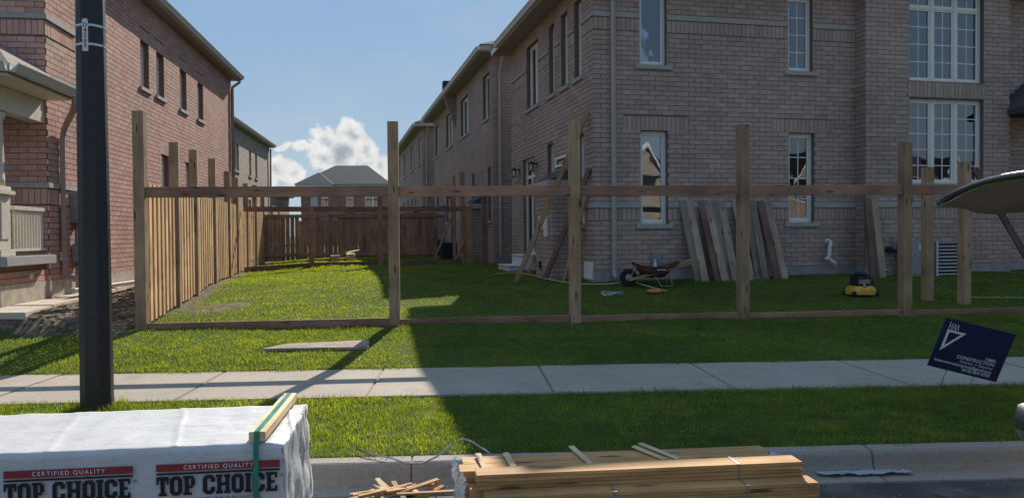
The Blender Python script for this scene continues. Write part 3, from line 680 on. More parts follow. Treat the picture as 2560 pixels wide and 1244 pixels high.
g = MB(); g.tube([(5.82, -.31, .72), (5.82, -.36, .72), (5.9, -.37, .70)], .035, 8); g.build('tap', 'steel', H1)
g = MB(); g.tube([(6.06, -.31, 1.36), (6.06, -.33, 1.0)], .03, 8); g.build('conduit', 'grey_metal', H1)
for (v, z) in ((5.78, 3.05), (4.02, 3.05)):
    g = MB(); g.box(-.03, -.012, v - .05, v + .05, z - .06, z + .08); g.box(-.16, -.03, v - .015, v + .015, z + .03, z + .06); g.lathe([(.02, .10), (.075, .05), (.075, .03)], 12, (-.16, v, z)); wl = g.build('wall_lamp', 'black_metal', H1)
    g = MB(); g.lathe([(.045, -.16), (.055, -.1), (.055, .03)], 12, (-.16, v, z)); g.build('lamp_glass', 'window_glass', wl)
g = MB(); g.box(-.56, -.471, 1.72, 1.90, 1.55, 1.82); g.build('meter_box', 'white_vinyl', H1, bevel=.01); g = MB(); g.box(-.53, -.471, 1.45, 1.62, 1.40, 1.78); g.build('meter_box', 'white_vinyl', H1, bevel=.01)
g = MB(); g.box(-.50, -.472, 2.0, 2.12, .75, .9); g.build('tap', 'black_metal', H1)
# basement window well by the corner
g = MB(); lf.box(g, .05, .55, .0, .03, .62, .94); g.build('basement_window', 'white_vinyl', H1)

# ------------------------------------------------------------------ next houses of the right-hand row
ZS2 = 6.80; o2 = rh(.05, 9.4); H2 = thing('brick_house', o2, RH_A, 'long taupe brick house with a brick corbel under its eave, second in the right-hand row', 'house')
W2 = [(.46, 1.5, 5.05, 6.42), (4.2, 5.9, 5.05, 6.42), (8.0, 9.65, 5.05, 6.42), (12.15, 13.2, 5.05, 6.42), (.3, .8, 1.9, 3.5), (3.1, 3.6, 1.9, 3.5), (7.4, 8.6, .95, 3.3), (9.1, 9.8, 2.0, 3.5), (12.2, 12.8, 2.0, 3.5)]
wa, ka, ca = brickwork(H2, Wall('left', 0), 0, 13.75, .81, ZS2 + .02, W2, [], 'taupe_brick', 'taupe_mortar', 0, 'side_wall', off=.133)
wb, kb, cb = brickwork(H2, Wall('front', 0), 0, 1.2, .81, ZS2 + .02, [], [], 'taupe_brick', 'taupe_mortar', 0, 'front_wall')
finish_bricks(H2, [(Wall('left', 0), ka, ca), (Wall('front', 0), kb, cb)], 'taupe_brick', 0, wa)
mb = MB(); mb.box(1.2, 12, 0, .14, .81, ZS2); mb.box(.14, 12, 13.61, 13.75, .81, ZS2); mb.box(11.86, 12, .14, 13.61, .81, ZS2); mb.build('rear_wall', 'taupe_far', H2)
mb = MB(); mb.box(-.02, 12, -.02, 13.75, .2, .805); mb.build('foundation', 'foundation_grey', H2)
for i, h in enumerate(W2):
    window(H2, Wall('left', 0), *h, cols=2 if h[1] - h[0] > 1.05 else 1, sill=h[2] > 1.5, transom=2.75 if h[2] < 1 else None)
mb = MB()                                              # arch brick over the middle ground-floor window
for i in range(9):
    q = math.pi * (i + .5) / 9; cy, cz = 2.1 - .42 * math.cos(q), 3.15 + .34 * math.sin(q)
    mb.box(-.035, -.001, cy - .05, cy + .05, cz - .07, cz + .07)
mb.build('window_arch', 'taupe_far', H2)
hip_roof(H2, 0, 12, 0, 13.75, ZS2 + .15, 9.8, 'dark_shingle', .45, 'y', hipx=6)
gutter_run(H2, (-.452, -.45, ZS2 + .14), (-.452, 14.15, ZS2 + .14), (-1, 0, 0)); gutter_run(H2, (-.45, -.452, ZS2 + .14), (.6, -.452, ZS2 + .14), (0, -1, 0))
downspout(H2, [(.22, -.46, ZS2 + .03), (.22, -.40, ZS2 - .06), (.2, -.08, ZS2 - .5), (.2, -.065, ZS2 - .62), (.2, -.065, .8)], 'taupe_metal')
cb_ = MB()
for i in range(14): o = .46 - i * .033; cb_.box(-o, -.001, 6.95, 7.22, ZS2 - .089 * (i + 1) + .006, ZS2 - .089 * i - .004)
cb_.build('corbel', 'taupe_far', H2)
mb = MB(); mb.box(-.5, .3, 6.9, 7.25, ZS2 + .22, ZS2 + .55); mb.build('party_wall_cap', 'membrane', H2)
bay(H2, 0, 1.4, 2.9, .40, .3, 2.43); bay(H2, 0, 10.2, 11.5, .55, .3, 2.45)
for v in (6.9, 8.9):
    g = MB(); g.box(-.14, -.012, v - .06, v + .06, 2.98, 3.12); g.build('wall_lamp', 'black_metal', H2)
g = MB(); g.box(-.65, -.551, 10.4, 10.7, 1.5, 1.95); g.build('meter_box', 'white_vinyl', H2)
o3 = rh(-.24, 25.4)
def house_shell(name, loc, ang, label, wid, dep, zs, zr, wmat, rmat, wins, ridge='y', ov=.4, zb=.3, front=(), frame='vinyl', left=(), right=(), hipx=None, gut='gutter'):
    h = thing(name, loc, ang, label, 'house')
    for side, off, L, hs in (('front', 0, wid, front), ('left', 0, dep, left), ('right', wid, dep, right), ('back', dep, wid, ())):
        wl = Wall(side, off); s0, s1 = (0, wid) if side in ('front', 'back') else (.142, dep - .142)
        bs = sorted({s0, s1} | {v for q in hs for v in q[:2]}); bz = sorted({zb, zs + .02} | {v for q in hs for v in q[2:4]}); mb = MB()
        for a, b in zip(bs[:-1], bs[1:]):
            for c, e in zip(bz[:-1], bz[1:]):
                if not any(q[0] < (a + b) / 2 < q[1] and q[2] < (c + e) / 2 < q[3] for q in hs): wl.box(mb, a, b, -.14, 0, c, e)
        mb.build('wall', wmat, h)
        for q in hs: window(h, wl, *q[:4], cols=q[4] if len(q) > 4 else 1, rows=q[5] if len(q) > 5 else 0, frame=frame)
    roof, ee = hip_roof(h, 0, wid, 0, dep, zs + .15, zr, rmat, ov, ridge, hipx=hipx)
    X0, X1, Y0, Y1 = ee; zg = zs + .14
    gutter_run(h, (X0 - .002, Y0, zg), (X0 - .002, Y1, zg), (-1, 0, 0), gut); gutter_run(h, (X1 + .002, Y0, zg), (X1 + .002, Y1, zg), (1, 0, 0), gut)
    gutter_run(h, (X0, Y0 - .002, zg), (X1, Y0 - .002, zg), (0, -1, 0), gut)
    return h
L3 = [(.5, 1.8, 5.05, 6.42), (4.3, 6.0, 5.05, 6.42), (8.5, 10.2, 5.05, 6.42), (13, 14.2, 5.05, 6.42), (3.2, 3.9, 2., 3.5), (5.0, 5.8, 2., 3.5), (7.4, 8.2, 2., 3.5), (10, 11, 2., 3.5)]
H3 = house_shell('brick_house', o3, RH_A, 'farthest taupe brick house of the right-hand row, beside the middle fence post', 12, 15, ZS2, 9.8, 'taupe_far', 'dark_shingle', 0, left=L3, hipx=6)
downspout(H3, [(.22, -.40, ZS2 - .02), (.2, -.065, ZS2 - .5), (.2, -.065, .8)], 'taupe_metal')
bay(H3, 0, 1.6, 2.8, .55, .3, 2.5)

# ------------------------------------------------------------------ house on the left (salmon brick)
LH_A = R(7.7); LH_O = Vector((-7.15, 12.15, 0)); LS = 6.45
L1 = thing('brick_house', LH_O, LH_A, 'salmon red brick house with a cream porch, sunlit side wall at the left edge', 'house')
rt, lfr = Wall('right', 0), Wall('front', 0)
WR = [(4.42, 4.98, 4.62, 5.60), (5.48, 6.05, 4.62, 5.60), (7.32, 7.92, 4.62, 5.60), (9.0, 9.58, 4.62, 5.60), (5.78, 6.32, 1.9, 3.34), (7.74, 8.36, 1.9, 3.34)]
sR = [(h[0] - .08, h[1] + .08, h[3] + .002, h[3] + .24) for h in WR] + [(0.0, 1.1, 4.57, 4.80), (0, 1.4, 1.98, 2.22)]
wr_, kr, crn = brickwork(L1, rt, 0, 13.1, .81, LS + .02, WR, sR, 'salmon_brick', 'salmon_mortar', 0, 'side_wall', off=.1)
FD = [(-5.2, -4.2, .85, 3.0)]
wf_, kf, cf = brickwork(L1, lfr, -8, 0, .81, LS + .02, FD, [(-8, 0, 4.57, 4.80), (-4.1, 0, 1.98, 2.22)], 'salmon_brick', 'salmon_mortar', 0, 'front_wall')
finish_bricks(L1, [(rt, kr, crn), (lfr, kf, cf)], 'salmon_brick', 298, wr_)
mb = MB(); mb.box(-8, -7.86, .14, 13.1, .81, LS); mb.box(-7.86, -.14, 12.96, 13.1, .81, LS); mb.build('rear_wall', 'salmon_mortar', L1)
mb = MB(); mb.box(-8, .02, .0, 13.12, .2, .805); mb.build('foundation', 'foundation', L1)
for h in WR: window(L1, rt, *h, sillw=.08, rec=.10)
g = MB(); lfr.box(g, -5.2, -4.2, -.12, -.06, .85, 3.0); g.build('door', 'brown_metal', L1)
trim(L1, lfr, -8, .03, .04, 4.81, 4.895); trim(L1, rt, -.03, 1.11, .04, 4.812, 4.893)
trim(L1, lfr, -4.1, .03, .04, 2.23, 2.315); trim(L1, rt, -.03, 1.35, .04, 2.232, 2.313)
hip_roof(L1, -8, 0, 0, 13.1, LS + .15, 9.2, 'brown_shingle', .27, 'y')
gutter_run(L1, (.272, -.25, LS + .14), (.272, 13.35, LS + .14), (1, 0, 0)); gutter_run(L1, (-8.25, 13.372, LS + .14), (.27, 13.372, LS + .14), (0, 1, 0))
downspout(L1, [(.26, 13.2, LS + .03), (.26, 13.16, LS - .08), (.07, 13.04, LS - .26), (.065, 13.02, LS - .4), (.065, 13.02, .7)], 'brown_metal')
# porch
pf = Wall('front', -1.42); pr_ = Wall('right', -.03)
g = MB(); g.box(-5, -.03, -1.42, -.002, .3, 1.06); kw = g.build('porch_base', 'salmon_mortar', L1)
wk = MB(); wv = []
for i in range(4):
    z = .815 + i * CH
    if z + CH > 1.07: break
    a = -1.42 - (BL / 2 if i % 2 else 0)
    while a < -.01:
        lo, hi = max(a, -1.42), min(a + BL - BJ, -.01)
        if hi - lo > .03: b_ = MB(); pr_.box(b_, lo, hi, -.004, .012, z, z + CH - BJ); b_.build('brick', 'salmon_brick_single', kw)
        a += BL
    a = -2.6 + (.13 if i % 2 else 0)
    while a < -.04:
        lo, hi = a, min(a + BL - BJ, -.03)
        if hi - lo > .03: b_ = MB(); pf.box(b_, lo, hi, -.004, .012, z, z + CH - BJ); b_.build('brick', 'salmon_brick_single', kw)
        a += BL
g = MB(); g.box(-5, -.01, -1.44, -.002, .2, .81); g.build('footing', 'foundation', L1)
g = MB(); g.box(-5, .12, -1.54, -.002, 1.07, 1.205); g.build('porch_cap', 'stone_trim', L1, bevel=.01)
g = MB(); g.tube([(-.017, -.55, .90), (-.002, -.55, .90)], .05, 16); g.build('round_vent', 'pvc', L1)
cu0, cv0 = -.41, -1.46
def column(u0):
    g = MB(); g.box(u0, u0 + .42, cv0, cv0 + .42, 1.207, 1.30); g.box(u0 + .04, u0 + .38, cv0 + .04, cv0 + .38, 1.302, 2.06); c = g.build('column_pedestal', 'cream_paint', L1, bevel=.008)
    g = MB(); g.box(u0 - .01, u0 + .43, cv0 - .01, cv0 + .43, 2.062, 2.12); g.box(u0 + .03, u0 + .39, cv0 + .03, cv0 + .39, 2.122, 2.18); g.build('moulding', 'cream_paint', c, bevel=.008)
    for q in ((u0 + .10, u0 + .32, cv0 + .028, cv0 + .039, 1.45, 1.95), (u0 + .381, u0 + .392, cv0 + .10, cv0 + .32, 1.45, 1.95)): g = MB(); g.box(*q); g.build('panel', 'cream_paint', c)
    g = MB(); g.lathe([(.17, 2.18), (.165, 2.3), (.155, 3.1), (.18, 3.12), (.19, 3.17), (.18, 3.2)], 20, (u0 + .21, cv0 + .21, 0)); g.build('column', 'cream_paint', L1, smooth=True)
column(cu0); column(-3.4)
rl = MB(); ru = -.04
rl.box(ru - .04, ru + .03, cv0 + .43, -.03, 1.86, 1.92); rl.box(ru - .03, ru + .02, cv0 + .43, -.03, 1.27, 1.31); rr = rl.build('railing', 'cream_paint', L1, bevel=.004)
for i in range(11):
    g = MB(); y = cv0 + .47 + i * .088; g.box(ru - .018, ru + .008, y, y + .026, 1.311, 1.859); g.build('baluster', 'cream_paint', rr)
g = MB(); g.box(-5, -.02, -1.50, -1.15, 3.22, 3.56); g.box(-.22, -.021, -1.148, -.003, 3.22, 3.56); g.build('porch_beam', 'cream_paint', L1, bevel=.006)
g = MB(); g.box(-5, .38, -1.98, -.003, 3.565, 3.60); g.build('porch_soffit', 'cream_paint', L1)
pz, pt = 3.72, 4.52
g = MB(); g.poly([(-5, -2.0, pz), (.40, -2.0, pz), (-.75, -.004, pt), (-5, -.004, pt)]); g.poly([(.40, -2.0, pz), (.40, -.004, pz), (-.75, -.004, pt)]); g.poly([(.40, -.004, pz), (-5, -.004, pz), (-5, -.004, pt), (-.75, -.004, pt)])
g.poly([(-5, -2.0, pz - .12), (.40, -2.0, pz - .12), (.40, -2.0, pz), (-5, -2.0, pz)]); g.poly([(.40, -2.0, pz - .12), (.40, -.004, pz - .12), (.40, -.004, pz), (.40, -2.0, pz)]); g.poly([(.40, -.004, pz - .12), (.02, -.004, pz - .12), (.02, -.004, pz), (.40, -.004, pz)])
g.build('porch_roof', 'brown_shingle', L1, fix=False)
gutter_run(L1, (.402, -2.0, pz + .01), (.402, -.0, pz + .01), (1, 0, 0), 'gutter', .12); gutter_run(L1, (-5, -2.002, pz + .01), (.40, -2.002, pz + .01), (0, -1, 0), 'gutter', .12)
st = MB()
for i in range(9): a = -.10 - i * .125; st.box(a - .30, a + .06, -.020 - .0005 * i, -.0125, pz + .04 + i * .089, pz + .20 + i * .089)
st.box(-3, -1.3, -.0245, -.0128, pt - .1, pt + .12); st.build('step_flashing', 'membrane', L1)
g = MB(); g.box(.0, .11, -.015, .16, pz + .10, pz + .22); g.build('kick_out_flashing', 'flashing', L1, bevel=.006)
downspout(L1, [(.46, -.10, pz - .1), (.46, -.10, pz - .20), (.40, -.02, pz - .32), (.20, .25, pz - .46), (.10, .38, pz - .56), (.062, .41, pz - .70), (.062, .41, .92), (.10, .41, .84), (.26, .40, .79)], 'brown_metal')
# meters on the side wall
g = MB(); g.box(.012, .19, .78, 1.12, 1.70, 2.19); em = g.build('meter_cabinet', 'grey_metal', L1, bevel=.008); g = MB(); g.tube([(.19, .97, 1.98), (.27, .97, 1.98)], .085, 18); g.build('electric_meter', 'steel', em, smooth=False)
g = MB(); g.tube([(.08, .88, 1.70), (.08, .88, 1.42), (.08, .86, 1.25)], .035, 10); g.tube([(.08, .88, 1.06), (.08, .88, .60)], .035, 10); g.tube([(.10, 1.02, 1.7), (.10, 1.02, 1.4), (.16, 1.04, 1.35)], .03, 8); g.build('conduit', 'grey_metal', em, smooth=True)
g = MB(); g.box(.02, .20, .78, 1.10, 1.05, 1.36); gm = g.build('gas_meter', 'grey_metal', L1, bevel=.02)
for i in range(5): g = MB(); g.box(.20, .215, .81 + i * .055, .835 + i * .055, 1.10, 1.31); g.build('rib', 'grey_metal', gm)

# ------------------------------------------------------------------ more houses
def lh(u, v): return LH_O + rot((u, v, 0), LH_A)
H5 = house_shell('brick_house', lh(-2.2 - 8, 18.6), LH_A, 'tan brick house behind the salmon house, its sunlit side wall above the left fence', 8, 15, LS + .1, 9.4, 'tan_far', 'brown_shingle', 0, ov=.25,
    right=[(2.2, 3.0, 4.5, 5.75), (5.6, 6.6, 4.5, 5.75), (9.0, 9.6, 4.5, 5.75), (10.6, 11.2, 4.5, 5.75), (4.5, 5.5, 1.8, 3.3), (8.4, 9.4, 1.8, 3.3)], front=[(2, 3, 4.5, 5.8)])
downspout(H5, [(8.1, 14.8, LS), (8.06, 14.8, .5)], 'brown_metal')
g = MB(); g.tube([(5.2, 6.5, 8.2), (5.2, 6.5, 9.0)], .06, 8); g.tube([(5.2, 6.2, 9.0), (5.2, 6.8, 9.0)], .06, 8); g.build('vent_pipe', 'black_metal', H5)
H6 = house_shell('brick_house', (-32.4, 70, 0), R(8), 'farthest pale house on the left, only its roof slope above the fence', 10.4, 14, 5.6, 8.3, 'tan_far', 'brown_shingle', 0, ov=.4, right=[(2, 3, 3.4, 4.8), (6, 7, 3.4, 4.8)], front=[(6, 8, 3.2, 4.8, 2)])
H7 = house_shell('brick_house', (-20.3, 76, 0), R(4), 'distant rust brick house with a dark hip roof in the middle of the view', 8.4, 10, 6.25, 8.65, 'rust_far', 'grey_shingle', 0, ridge='x', ov=.35, frame='white_vinyl', hipx=2.9,
    front=[(.9, 1.6, 3.9, 5.3, 1, 3), (1.9, 2.6, 3.9, 5.3, 1, 3), (4.3, 5.0, 3.9, 5.3, 1, 3), (6.1, 7.6, 3.9, 5.3, 2, 3)])
g = MB(); g.v += [(-.45, -1.2, 6.40), (3.3, -1.2, 6.40), (1.45, 1.6, 7.75), (-.45, 3, 6.41), (3.3, 3, 6.41)]; g.f += [(0, 1, 2), (0, 2, 3), (1, 4, 2)]; g.build('front_roof', 'dark_shingle', H7, fix=False)
g = MB(); g.box(-.3, 3.15, -1.05, -.01, 6.05, 6.39); g.box(3.16, 8.6, -.3, -.01, 6.12, 6.39); g.build('eave_trim', 'white_vinyl', H7)
# houses across the street, which the front windows mirror
for (x, y, lab) in ((18.5, -17, 'pale tan brick house across the street, mirrored in the left narrow window'), (33, -16.5, 'taupe brick house across the street, mirrored in the right narrow window'), (47, -15.5, 'red brick house across the street, mirrored in the left of the big window'), (60.5, -14.7, 'farthest red brick house across the street, mirrored in the right of the big window')):
    h = house_shell('brick_house', (x + 10, y, 0), R(180 + 3), lab, 10, 9, 5.6, 8.4, 'tan_far' if x < 20 else 'taupe_far' if x < 40 else 'rust_far', 'grey_shingle', 0, ridge='x', ov=.35, frame='white_vinyl', zb=-.3,
        front=[(1, 2, 3.8, 5.1, 1, 3), (3.4, 4.6, 3.7, 5.1, 2, 3), (7.6, 8.8, 3.7, 5.1, 2, 3), (1, 2.4, .9, 2.6, 2, 3), (7.2, 9, .9, 2.6, 2, 3)])
    g = MB(); g.v += [(2.6, -1.0, 5.3), (5.4, -1.0, 5.3), (4.0, -1.0, 7.2), (2.6, .0, 5.3), (5.4, .0, 5.3), (4.0, 2.2, 7.2)]; g.f += [(0, 1, 2)]; g.build('gable', 'tan_far' if x < 20 else 'taupe_far' if x < 40 else 'rust_far', h, fix=False)
    g = MB(); g.poly([(2.4, -1.15, 5.18), (4.0, -1.15, 7.36), (4.0, 2.4, 7.36), (2.4, .4, 5.18)]); g.poly([(5.6, -1.15, 5.18), (5.6, .4, 5.18), (4.0, 2.4, 7.36), (4.0, -1.15, 7.36)]); g.build('gable_roof', 'grey_shingle', h, fix=False)
    g = MB(); g.poly([(2.4, -1.2, 5.0), (4.0, -1.2, 7.18), (4.0, -1.2, 7.40), (2.4, -1.2, 5.22)]); g.poly([(5.6, -1.2, 5.0), (5.6, -1.2, 5.22), (4.0, -1.2, 7.40), (4.0, -1.2, 7.18)]); g.build('barge_board', 'white_vinyl', h, fix=False)

# ------------------------------------------------------------------ fences
F1 = thing('front_fence', (-4.83, 10.27, .2), 0, 'unfinished front fence of tall raw posts with one top and one bottom rail', 'fence')
PF = [(-4.83, 10.27, 3.09, 5), (-1.58, 10.56, 2.97, 5), (.857, 10.78, 3.0, 8), (3.22, 10.99, 2.95, 10), (5.585, 11.2, 2.71, 12), (8.0, 11.42, 2.7, 8)]
PS = .14
def post(parent, x, y, z0, z1, rz, mat='post_wood', size=PS, name='post', **p):
    up = rot((0, 1, 0), rz); return beam(name, (x, y, z0), (x, y, z1), size, size, mat, parent, up=up, ease=.006, **p)
for (x, y, zt, a) in PF: post(F1, x, y, Gs(x, y) - .25, zt, R(a))
for (p, q) in zip(PF[:-1], PF[1:]):
    d_ = Vector((q[0] - p[0], q[1] - p[1], 0)).normalized(); n_ = Vector((d_.y, -d_.x, 0)); A = Vector((p[0], p[1], 0)) + d_ * .068 + n_ * .025; B = Vector((q[0], q[1], 0)) - d_ * .068 + n_ * .025
    beam('top_rail', A + Vector((0, 0, 2.04)), B + Vector((0, 0, 2.045)), .038, .14, 'rail_wood', F1)
    beam('bottom_rail', A + Vector((0, 0, .268)), B + Vector((0, 0, .285)), .038, .14, 'rail_wood', F1)
# side fence along the left lot line: boards on both sides, staggered
FA = math.atan(.2264); fd = Vector((-math.sin(FA), math.cos(FA), 0)); fn = Vector((math.cos(FA), math.sin(FA), 0))
def fpt(y, off=0., z=0.): return Vector((fence_x(y), y, 0)) + fn * off + Vector((0, 0, z))
FPY = [10.27, 12.5, 14.2, 16.4, 18.7, 20.3, 22.6, 25.2, 28.0]; FPT = [0, 2.95, 3.02, 3.08, 3.0, 2.98, 2.98, 3.1, 2.9]
F2 = thing('side_fence', fpt(10.5), 0, 'sunlit side fence of upright tan boards with tall posts along the left lot line', 'fence')
for y, zt in zip(FPY[1:], FPT[1:]): p = fpt(y); post(F2, p.x, p.y, Gs(p.x, p.y) - .25, zt, FA)
for y0, y1 in zip(FPY[:-1], FPY[1:]):
    c = math.cos(FA); L = (y1 - y0) / c - .15; n = max(1, round(L / .278)); st = L / n; ztop = lambda y: 2.19 + .0095 * (y - 10.9)
    for zz in (.30, -.16):
        a, b = fpt(y0 + .07 * c, -.012), fpt(y1 - .07 * c, -.012); za = (Gs(a.x, a.y) + zz) if zz > 0 else ztop(y0) + zz; zb = (Gs(b.x, b.y) + zz) if zz > 0 else ztop(y1) + zz
        beam('rail', a + Vector((0, 0, za)), b + Vector((0, 0, zb)), .038, .089, 'fence_wood', F2)
    for i in range(n):
        if y0 > 22 and random.random() < .35: continue
        y = y0 + (.075 + (i + .36) * st) * c; p = fpt(y, .0175)
        beam('board', p + Vector((0, 0, Gs(p.x, p.y) + .035 + random.uniform(-.01, .02))), p + Vector((0, 0, ztop(y) + random.uniform(-.008, .008))), .14, .019, 'fence_wood', F2, up=fn, ease=.002)
        if i < n - 1 or True:
            y = y0 + (.075 + (i + .86) * st) * c
            if y < y1 - .06:
                p = fpt(y, -.0415); beam('board', p + Vector((0, 0, Gs(p.x, p.y) + .035)), p + Vector((0, 0, ztop(y) + random.uniform(-.008, .008))), .14, .019, 'fence_wood', F2, up=fn, ease=.002)
# cross fence in the yard
cd = Vector((math.cos(RH_A), math.sin(RH_A), 0)); cn = Vector((math.sin(RH_A), -math.cos(RH_A), 0)); c0 = fpt(21.25)
F3 = thing('cross_fence', c0 + cd * .2, 0, 'bare rails and posts of the second fence crossing the yard', 'fence')
cs = [.02, 1.86, 3.72, 6.1]; ctop = [0, 2.28, 2.62, 2.30]
for s, zt in zip(cs[1:], ctop[1:]): p = c0 + cd * s; post(F3, p.x, p.y, Gs(p.x, p.y) - .2, zt, RH_A, 'rail_wood')
for a, b in zip(cs[:-1], cs[1:]):
    p, q = c0 + cd * (a + .07) + cn * .03, c0 + cd * (b - .07) + cn * .03
    beam('top_rail', p + Vector((0, 0, 2.20)), q + Vector((0, 0, 2.20)), .038, .14, 'red_wood', F3)
    beam('bottom_rail', p + Vector((0, 0, Gs(p.x, p.y) + .07)), q + Vector((0, 0, Gs(q.x, q.y) + .07)), .038, .14, 'red_wood', F3)
b0 = fpt(28.0)
F4 = thing('back_fence', b0 + cd * .1, 0, 'dark board fence closing the back of the yard', 'fence')
for s in (2.35, 4.75): p = b0 + cd * s; post(F4, p.x, p.y, .4, 2.25 if s < 3 else 2.4, RH_A, 'shade_toned_fence_wood')
for z in (.80, 2.18): p, q = b0 + cd * .05, b0 + cd * 6.2; beam('rail', p + cn * .05 + Vector((0, 0, z)), q + cn * .05 + Vector((0, 0, z)), .038, .12, 'shade_toned_fence_wood', F4)
s = .12
while s < 6.2:
    p = b0 + cd * s; gap = random.random() < .3 and s < 2.6
    beam('board', p + Vector((0, 0, Gs(p.x, p.y) + .06)), p + Vector((0, 0, (2.02 if gap else 2.20 if s < 2.4 else 2.30) + random.uniform(-.015, .015))), .14, .019, 'shade_toned_fence_wood', F4, up=cn, ease=.002)
    s += .143 if random.random() < .85 else .16
# single posts standing about
def lone_post(x, y, zt, a, label, mat='post_wood', size=PS):
    o = post(None, x, y, Gs(x, y) - .25, zt, a, mat, size, 'fence_post'); tag(o, label, 'post', 'posts without rails'); return o
lone_post(6.75, 12.80, 2.49, RH_A, 'short raw post behind the right end of the front fence, left of the louvred unit')
lone_post(7.06, 12.30, 2.53, RH_A, 'short raw post behind the front fence, right of the louvred unit')
lone_post(-1.18, 22.2, 2.28, RH_A, 'wide brown post at the right end of the cross fence, cut off at rail height')
lone_post(-1.48, 23.6, 3.34, RH_A, 'tall thin post just left of the wide brown post beside the taupe row', 'rail_wood')
lone_post(-1.78, 24.4, 3.30, RH_A, 'slim tall post, leftmost of the posts beside the taupe row', 'rail_wood', .09)
lone_post(-.72, 20.7, 2.55, RH_A, 'dark brown post close to the downspout of the taupe row', 'red_wood')
# braces
def brace(name, p0, p1, wy, wz, mat, label, cat='brace', group='loose braces'):
    return tag(beam(name, p0, p1, wy, wz, mat), label, cat, group)
brace('wood_brace', (.06, 15.10, .52), (1.40, 14.52, 3.70), .04, .095, 'post_wood', 'longest pale brace leaning on the corner of the taupe house, passing behind a fence post')
brace('wood_brace', (.62, 15.25, .55), (1.44, 14.50, 2.66), .045, .10, 'red_wood', 'reddish dark brace leaning on the corner, second of the three')
brace('wood_brace', (.98, 15.0, .55), (1.40, 14.62, 2.25), .038, .07, 'post_wood', 'short pale brace nearest the corner of the taupe house')
brace('wood_stake', (.36, 17.6, .6), (.52, 17.5, .98), .03, .07, 'post_wood', 'short wooden stake leaning beside the white steps')
brace('wood_brace', (-2.49, 25, .6), (-1.84, 24.5, 2.1), .04, .07, 'grey_wood', 'thin grey brace slanting up to the slim tall post')
brace('wood_stake', (-1.68, 22.6, .6), (-1.36, 22.3, 1.3), .04, .07, 'post_wood', 'short slanting stake at the foot of the wide brown post')
brace('wood_brace', (7.22, 12.30, 2.42), (8.6, 12.36, .15), .04, .10, 'red_wood', 'dark slanting brace under the open tailgate')
g = MB(); g.tube([(7.15, 12.3, .42), (8.2, 12.1, .42), (9.2, 12.0, .40)], .004, 5); tag(g.build('string_line', 'cord_white'), 'thin string line stretched from the short post to the right', 'string')

# ------------------------------------------------------------------ planks against the front wall
def lean(u_top, u_bot, zt, d, mat, label, w=.14, t=.038, off=.02, wall_v=0.):
    a = rh(u_top, wall_v - off, zt); b = rh(u_bot, wall_v - d, 0); b.z = Gs(b.x, b.y) - .02
    o = beam('plank', b, a, w, t, mat, up=rh(0, -1) - rh(0, 0)); return tag(o, label, 'plank', 'planks leaning on the taupe house')
rank = ['first', 'second', 'third', 'fourth', 'fifth', 'sixth', 'seventh']
tops = [1.85, 2.23, 2.51, 2.80, 3.17, 3.33, 3.47]; bots = [1.99, 2.39, 2.60, 2.92, 3.21, 3.46, 3.62]; mats = ['plank_wood', 'plank_wood', 'grey_wood', 'plank_wood', 'grey_wood', 'red_wood', 'plank_wood']
for i in range(7):
    lean(tops[i], bots[i], 2.08 - .01 * (i % 3), .42, mats[i], rank[i] + ' plank from the left of the row leaning under the band')
for i in (0, 1, 2, 4):
    lean(tops[i] - .13, bots[i] - .11, 2.06, .36, 'red_wood' if i % 2 else 'grey_wood', 'darker plank tucked just left of the %s leaning plank' % rank[i], .14, .038)
lean(5.46, 5.30, 2.10, .42, 'red_wood', 'dark plank of the pair leaning right of the white pipe', .16, .05, wall_v=-.3)
lean(5.60, 5.44, 2.06, .50, 'plank_wood', 'pale plank of the pair leaning right of the white pipe', .14, .038, wall_v=-.3)

# ------------------------------------------------------------------ side steps, bins, units
mw_h1 = WM[H1]
def local_thing(name, base, rz, label, cat, group=None): return thing(name, base, rz, label, cat, group)
p = rh(-.33, 4.8); S = thing('steps', (p.x, p.y, .5), RH_A, 'white precast steps below the garden door of the taupe house', 'steps')
for (a, b, z) in ((-.34, .0, .20), (.002, .32, .44)):
    g = MB(); g.box(a, b, -.55, .55, -.1, z); st = g.build('tread', 'concrete_step', S, bevel=.015)
    g = MB(); g.box(a - .02, b, -.57, .57, z + .002, z + .04); g.build('nosing', 'concrete_step', st, bevel=.01)
def slat_bin(x, y, wd, ht, label):
    t = thing('air_conditioner', (x, y, Gs(x, y)), RH_A, label, 'air conditioner', 'outdoor units along the taupe row')
    g = MB(); g.box(-wd / 2 + .02, wd / 2 - .02, -wd / 2 + .02, wd / 2 - .02, .02, ht - .03); g.build('body', 'black_plastic', t)
    for i in range(9): z = .05 + i * (ht - .12) / 9; s_ = MB(); s_.box(-wd / 2, wd / 2, -wd / 2, wd / 2, z, z + .03); s_.build('louvre', 'black_metal', t, bevel=.005)
    g = MB(); g.box(-wd / 2 - .01, wd / 2 + .01, -wd / 2 - .01, wd / 2 + .01, ht - .03, ht); g.build('lid', 'grey_metal', t, bevel=.01)
slat_bin(-3.25, 33, .62, .68, 'dark louvred unit, the farther one beside the taupe row')
slat_bin(-2.12, 26.4, .52, .62, 'dark louvred unit, the nearer one beside the taupe row')
g = MB(); g.lathe([(.09, 0), (.12, .18), (.125, .2), (.11, .2), (.085, .02)], 14, (-2.55, 30, Gs(-2.55, 30))); tag(g.build('plant_pot', 'white_vinyl', smooth=True), 'small white pot on the grass between the two dark units', 'pot')
p = rh(6.92, -.62); A = thing('air_conditioner', (p.x, p.y, Gs(p.x, p.y)), RH_A, 'louvred unit with white slats between the two short posts', 'air conditioner')
g = MB(); g.box(-.28, .28, -.14, .17, -.1, .66); g.build('cabinet', 'grey_metal', A, bevel=.01)
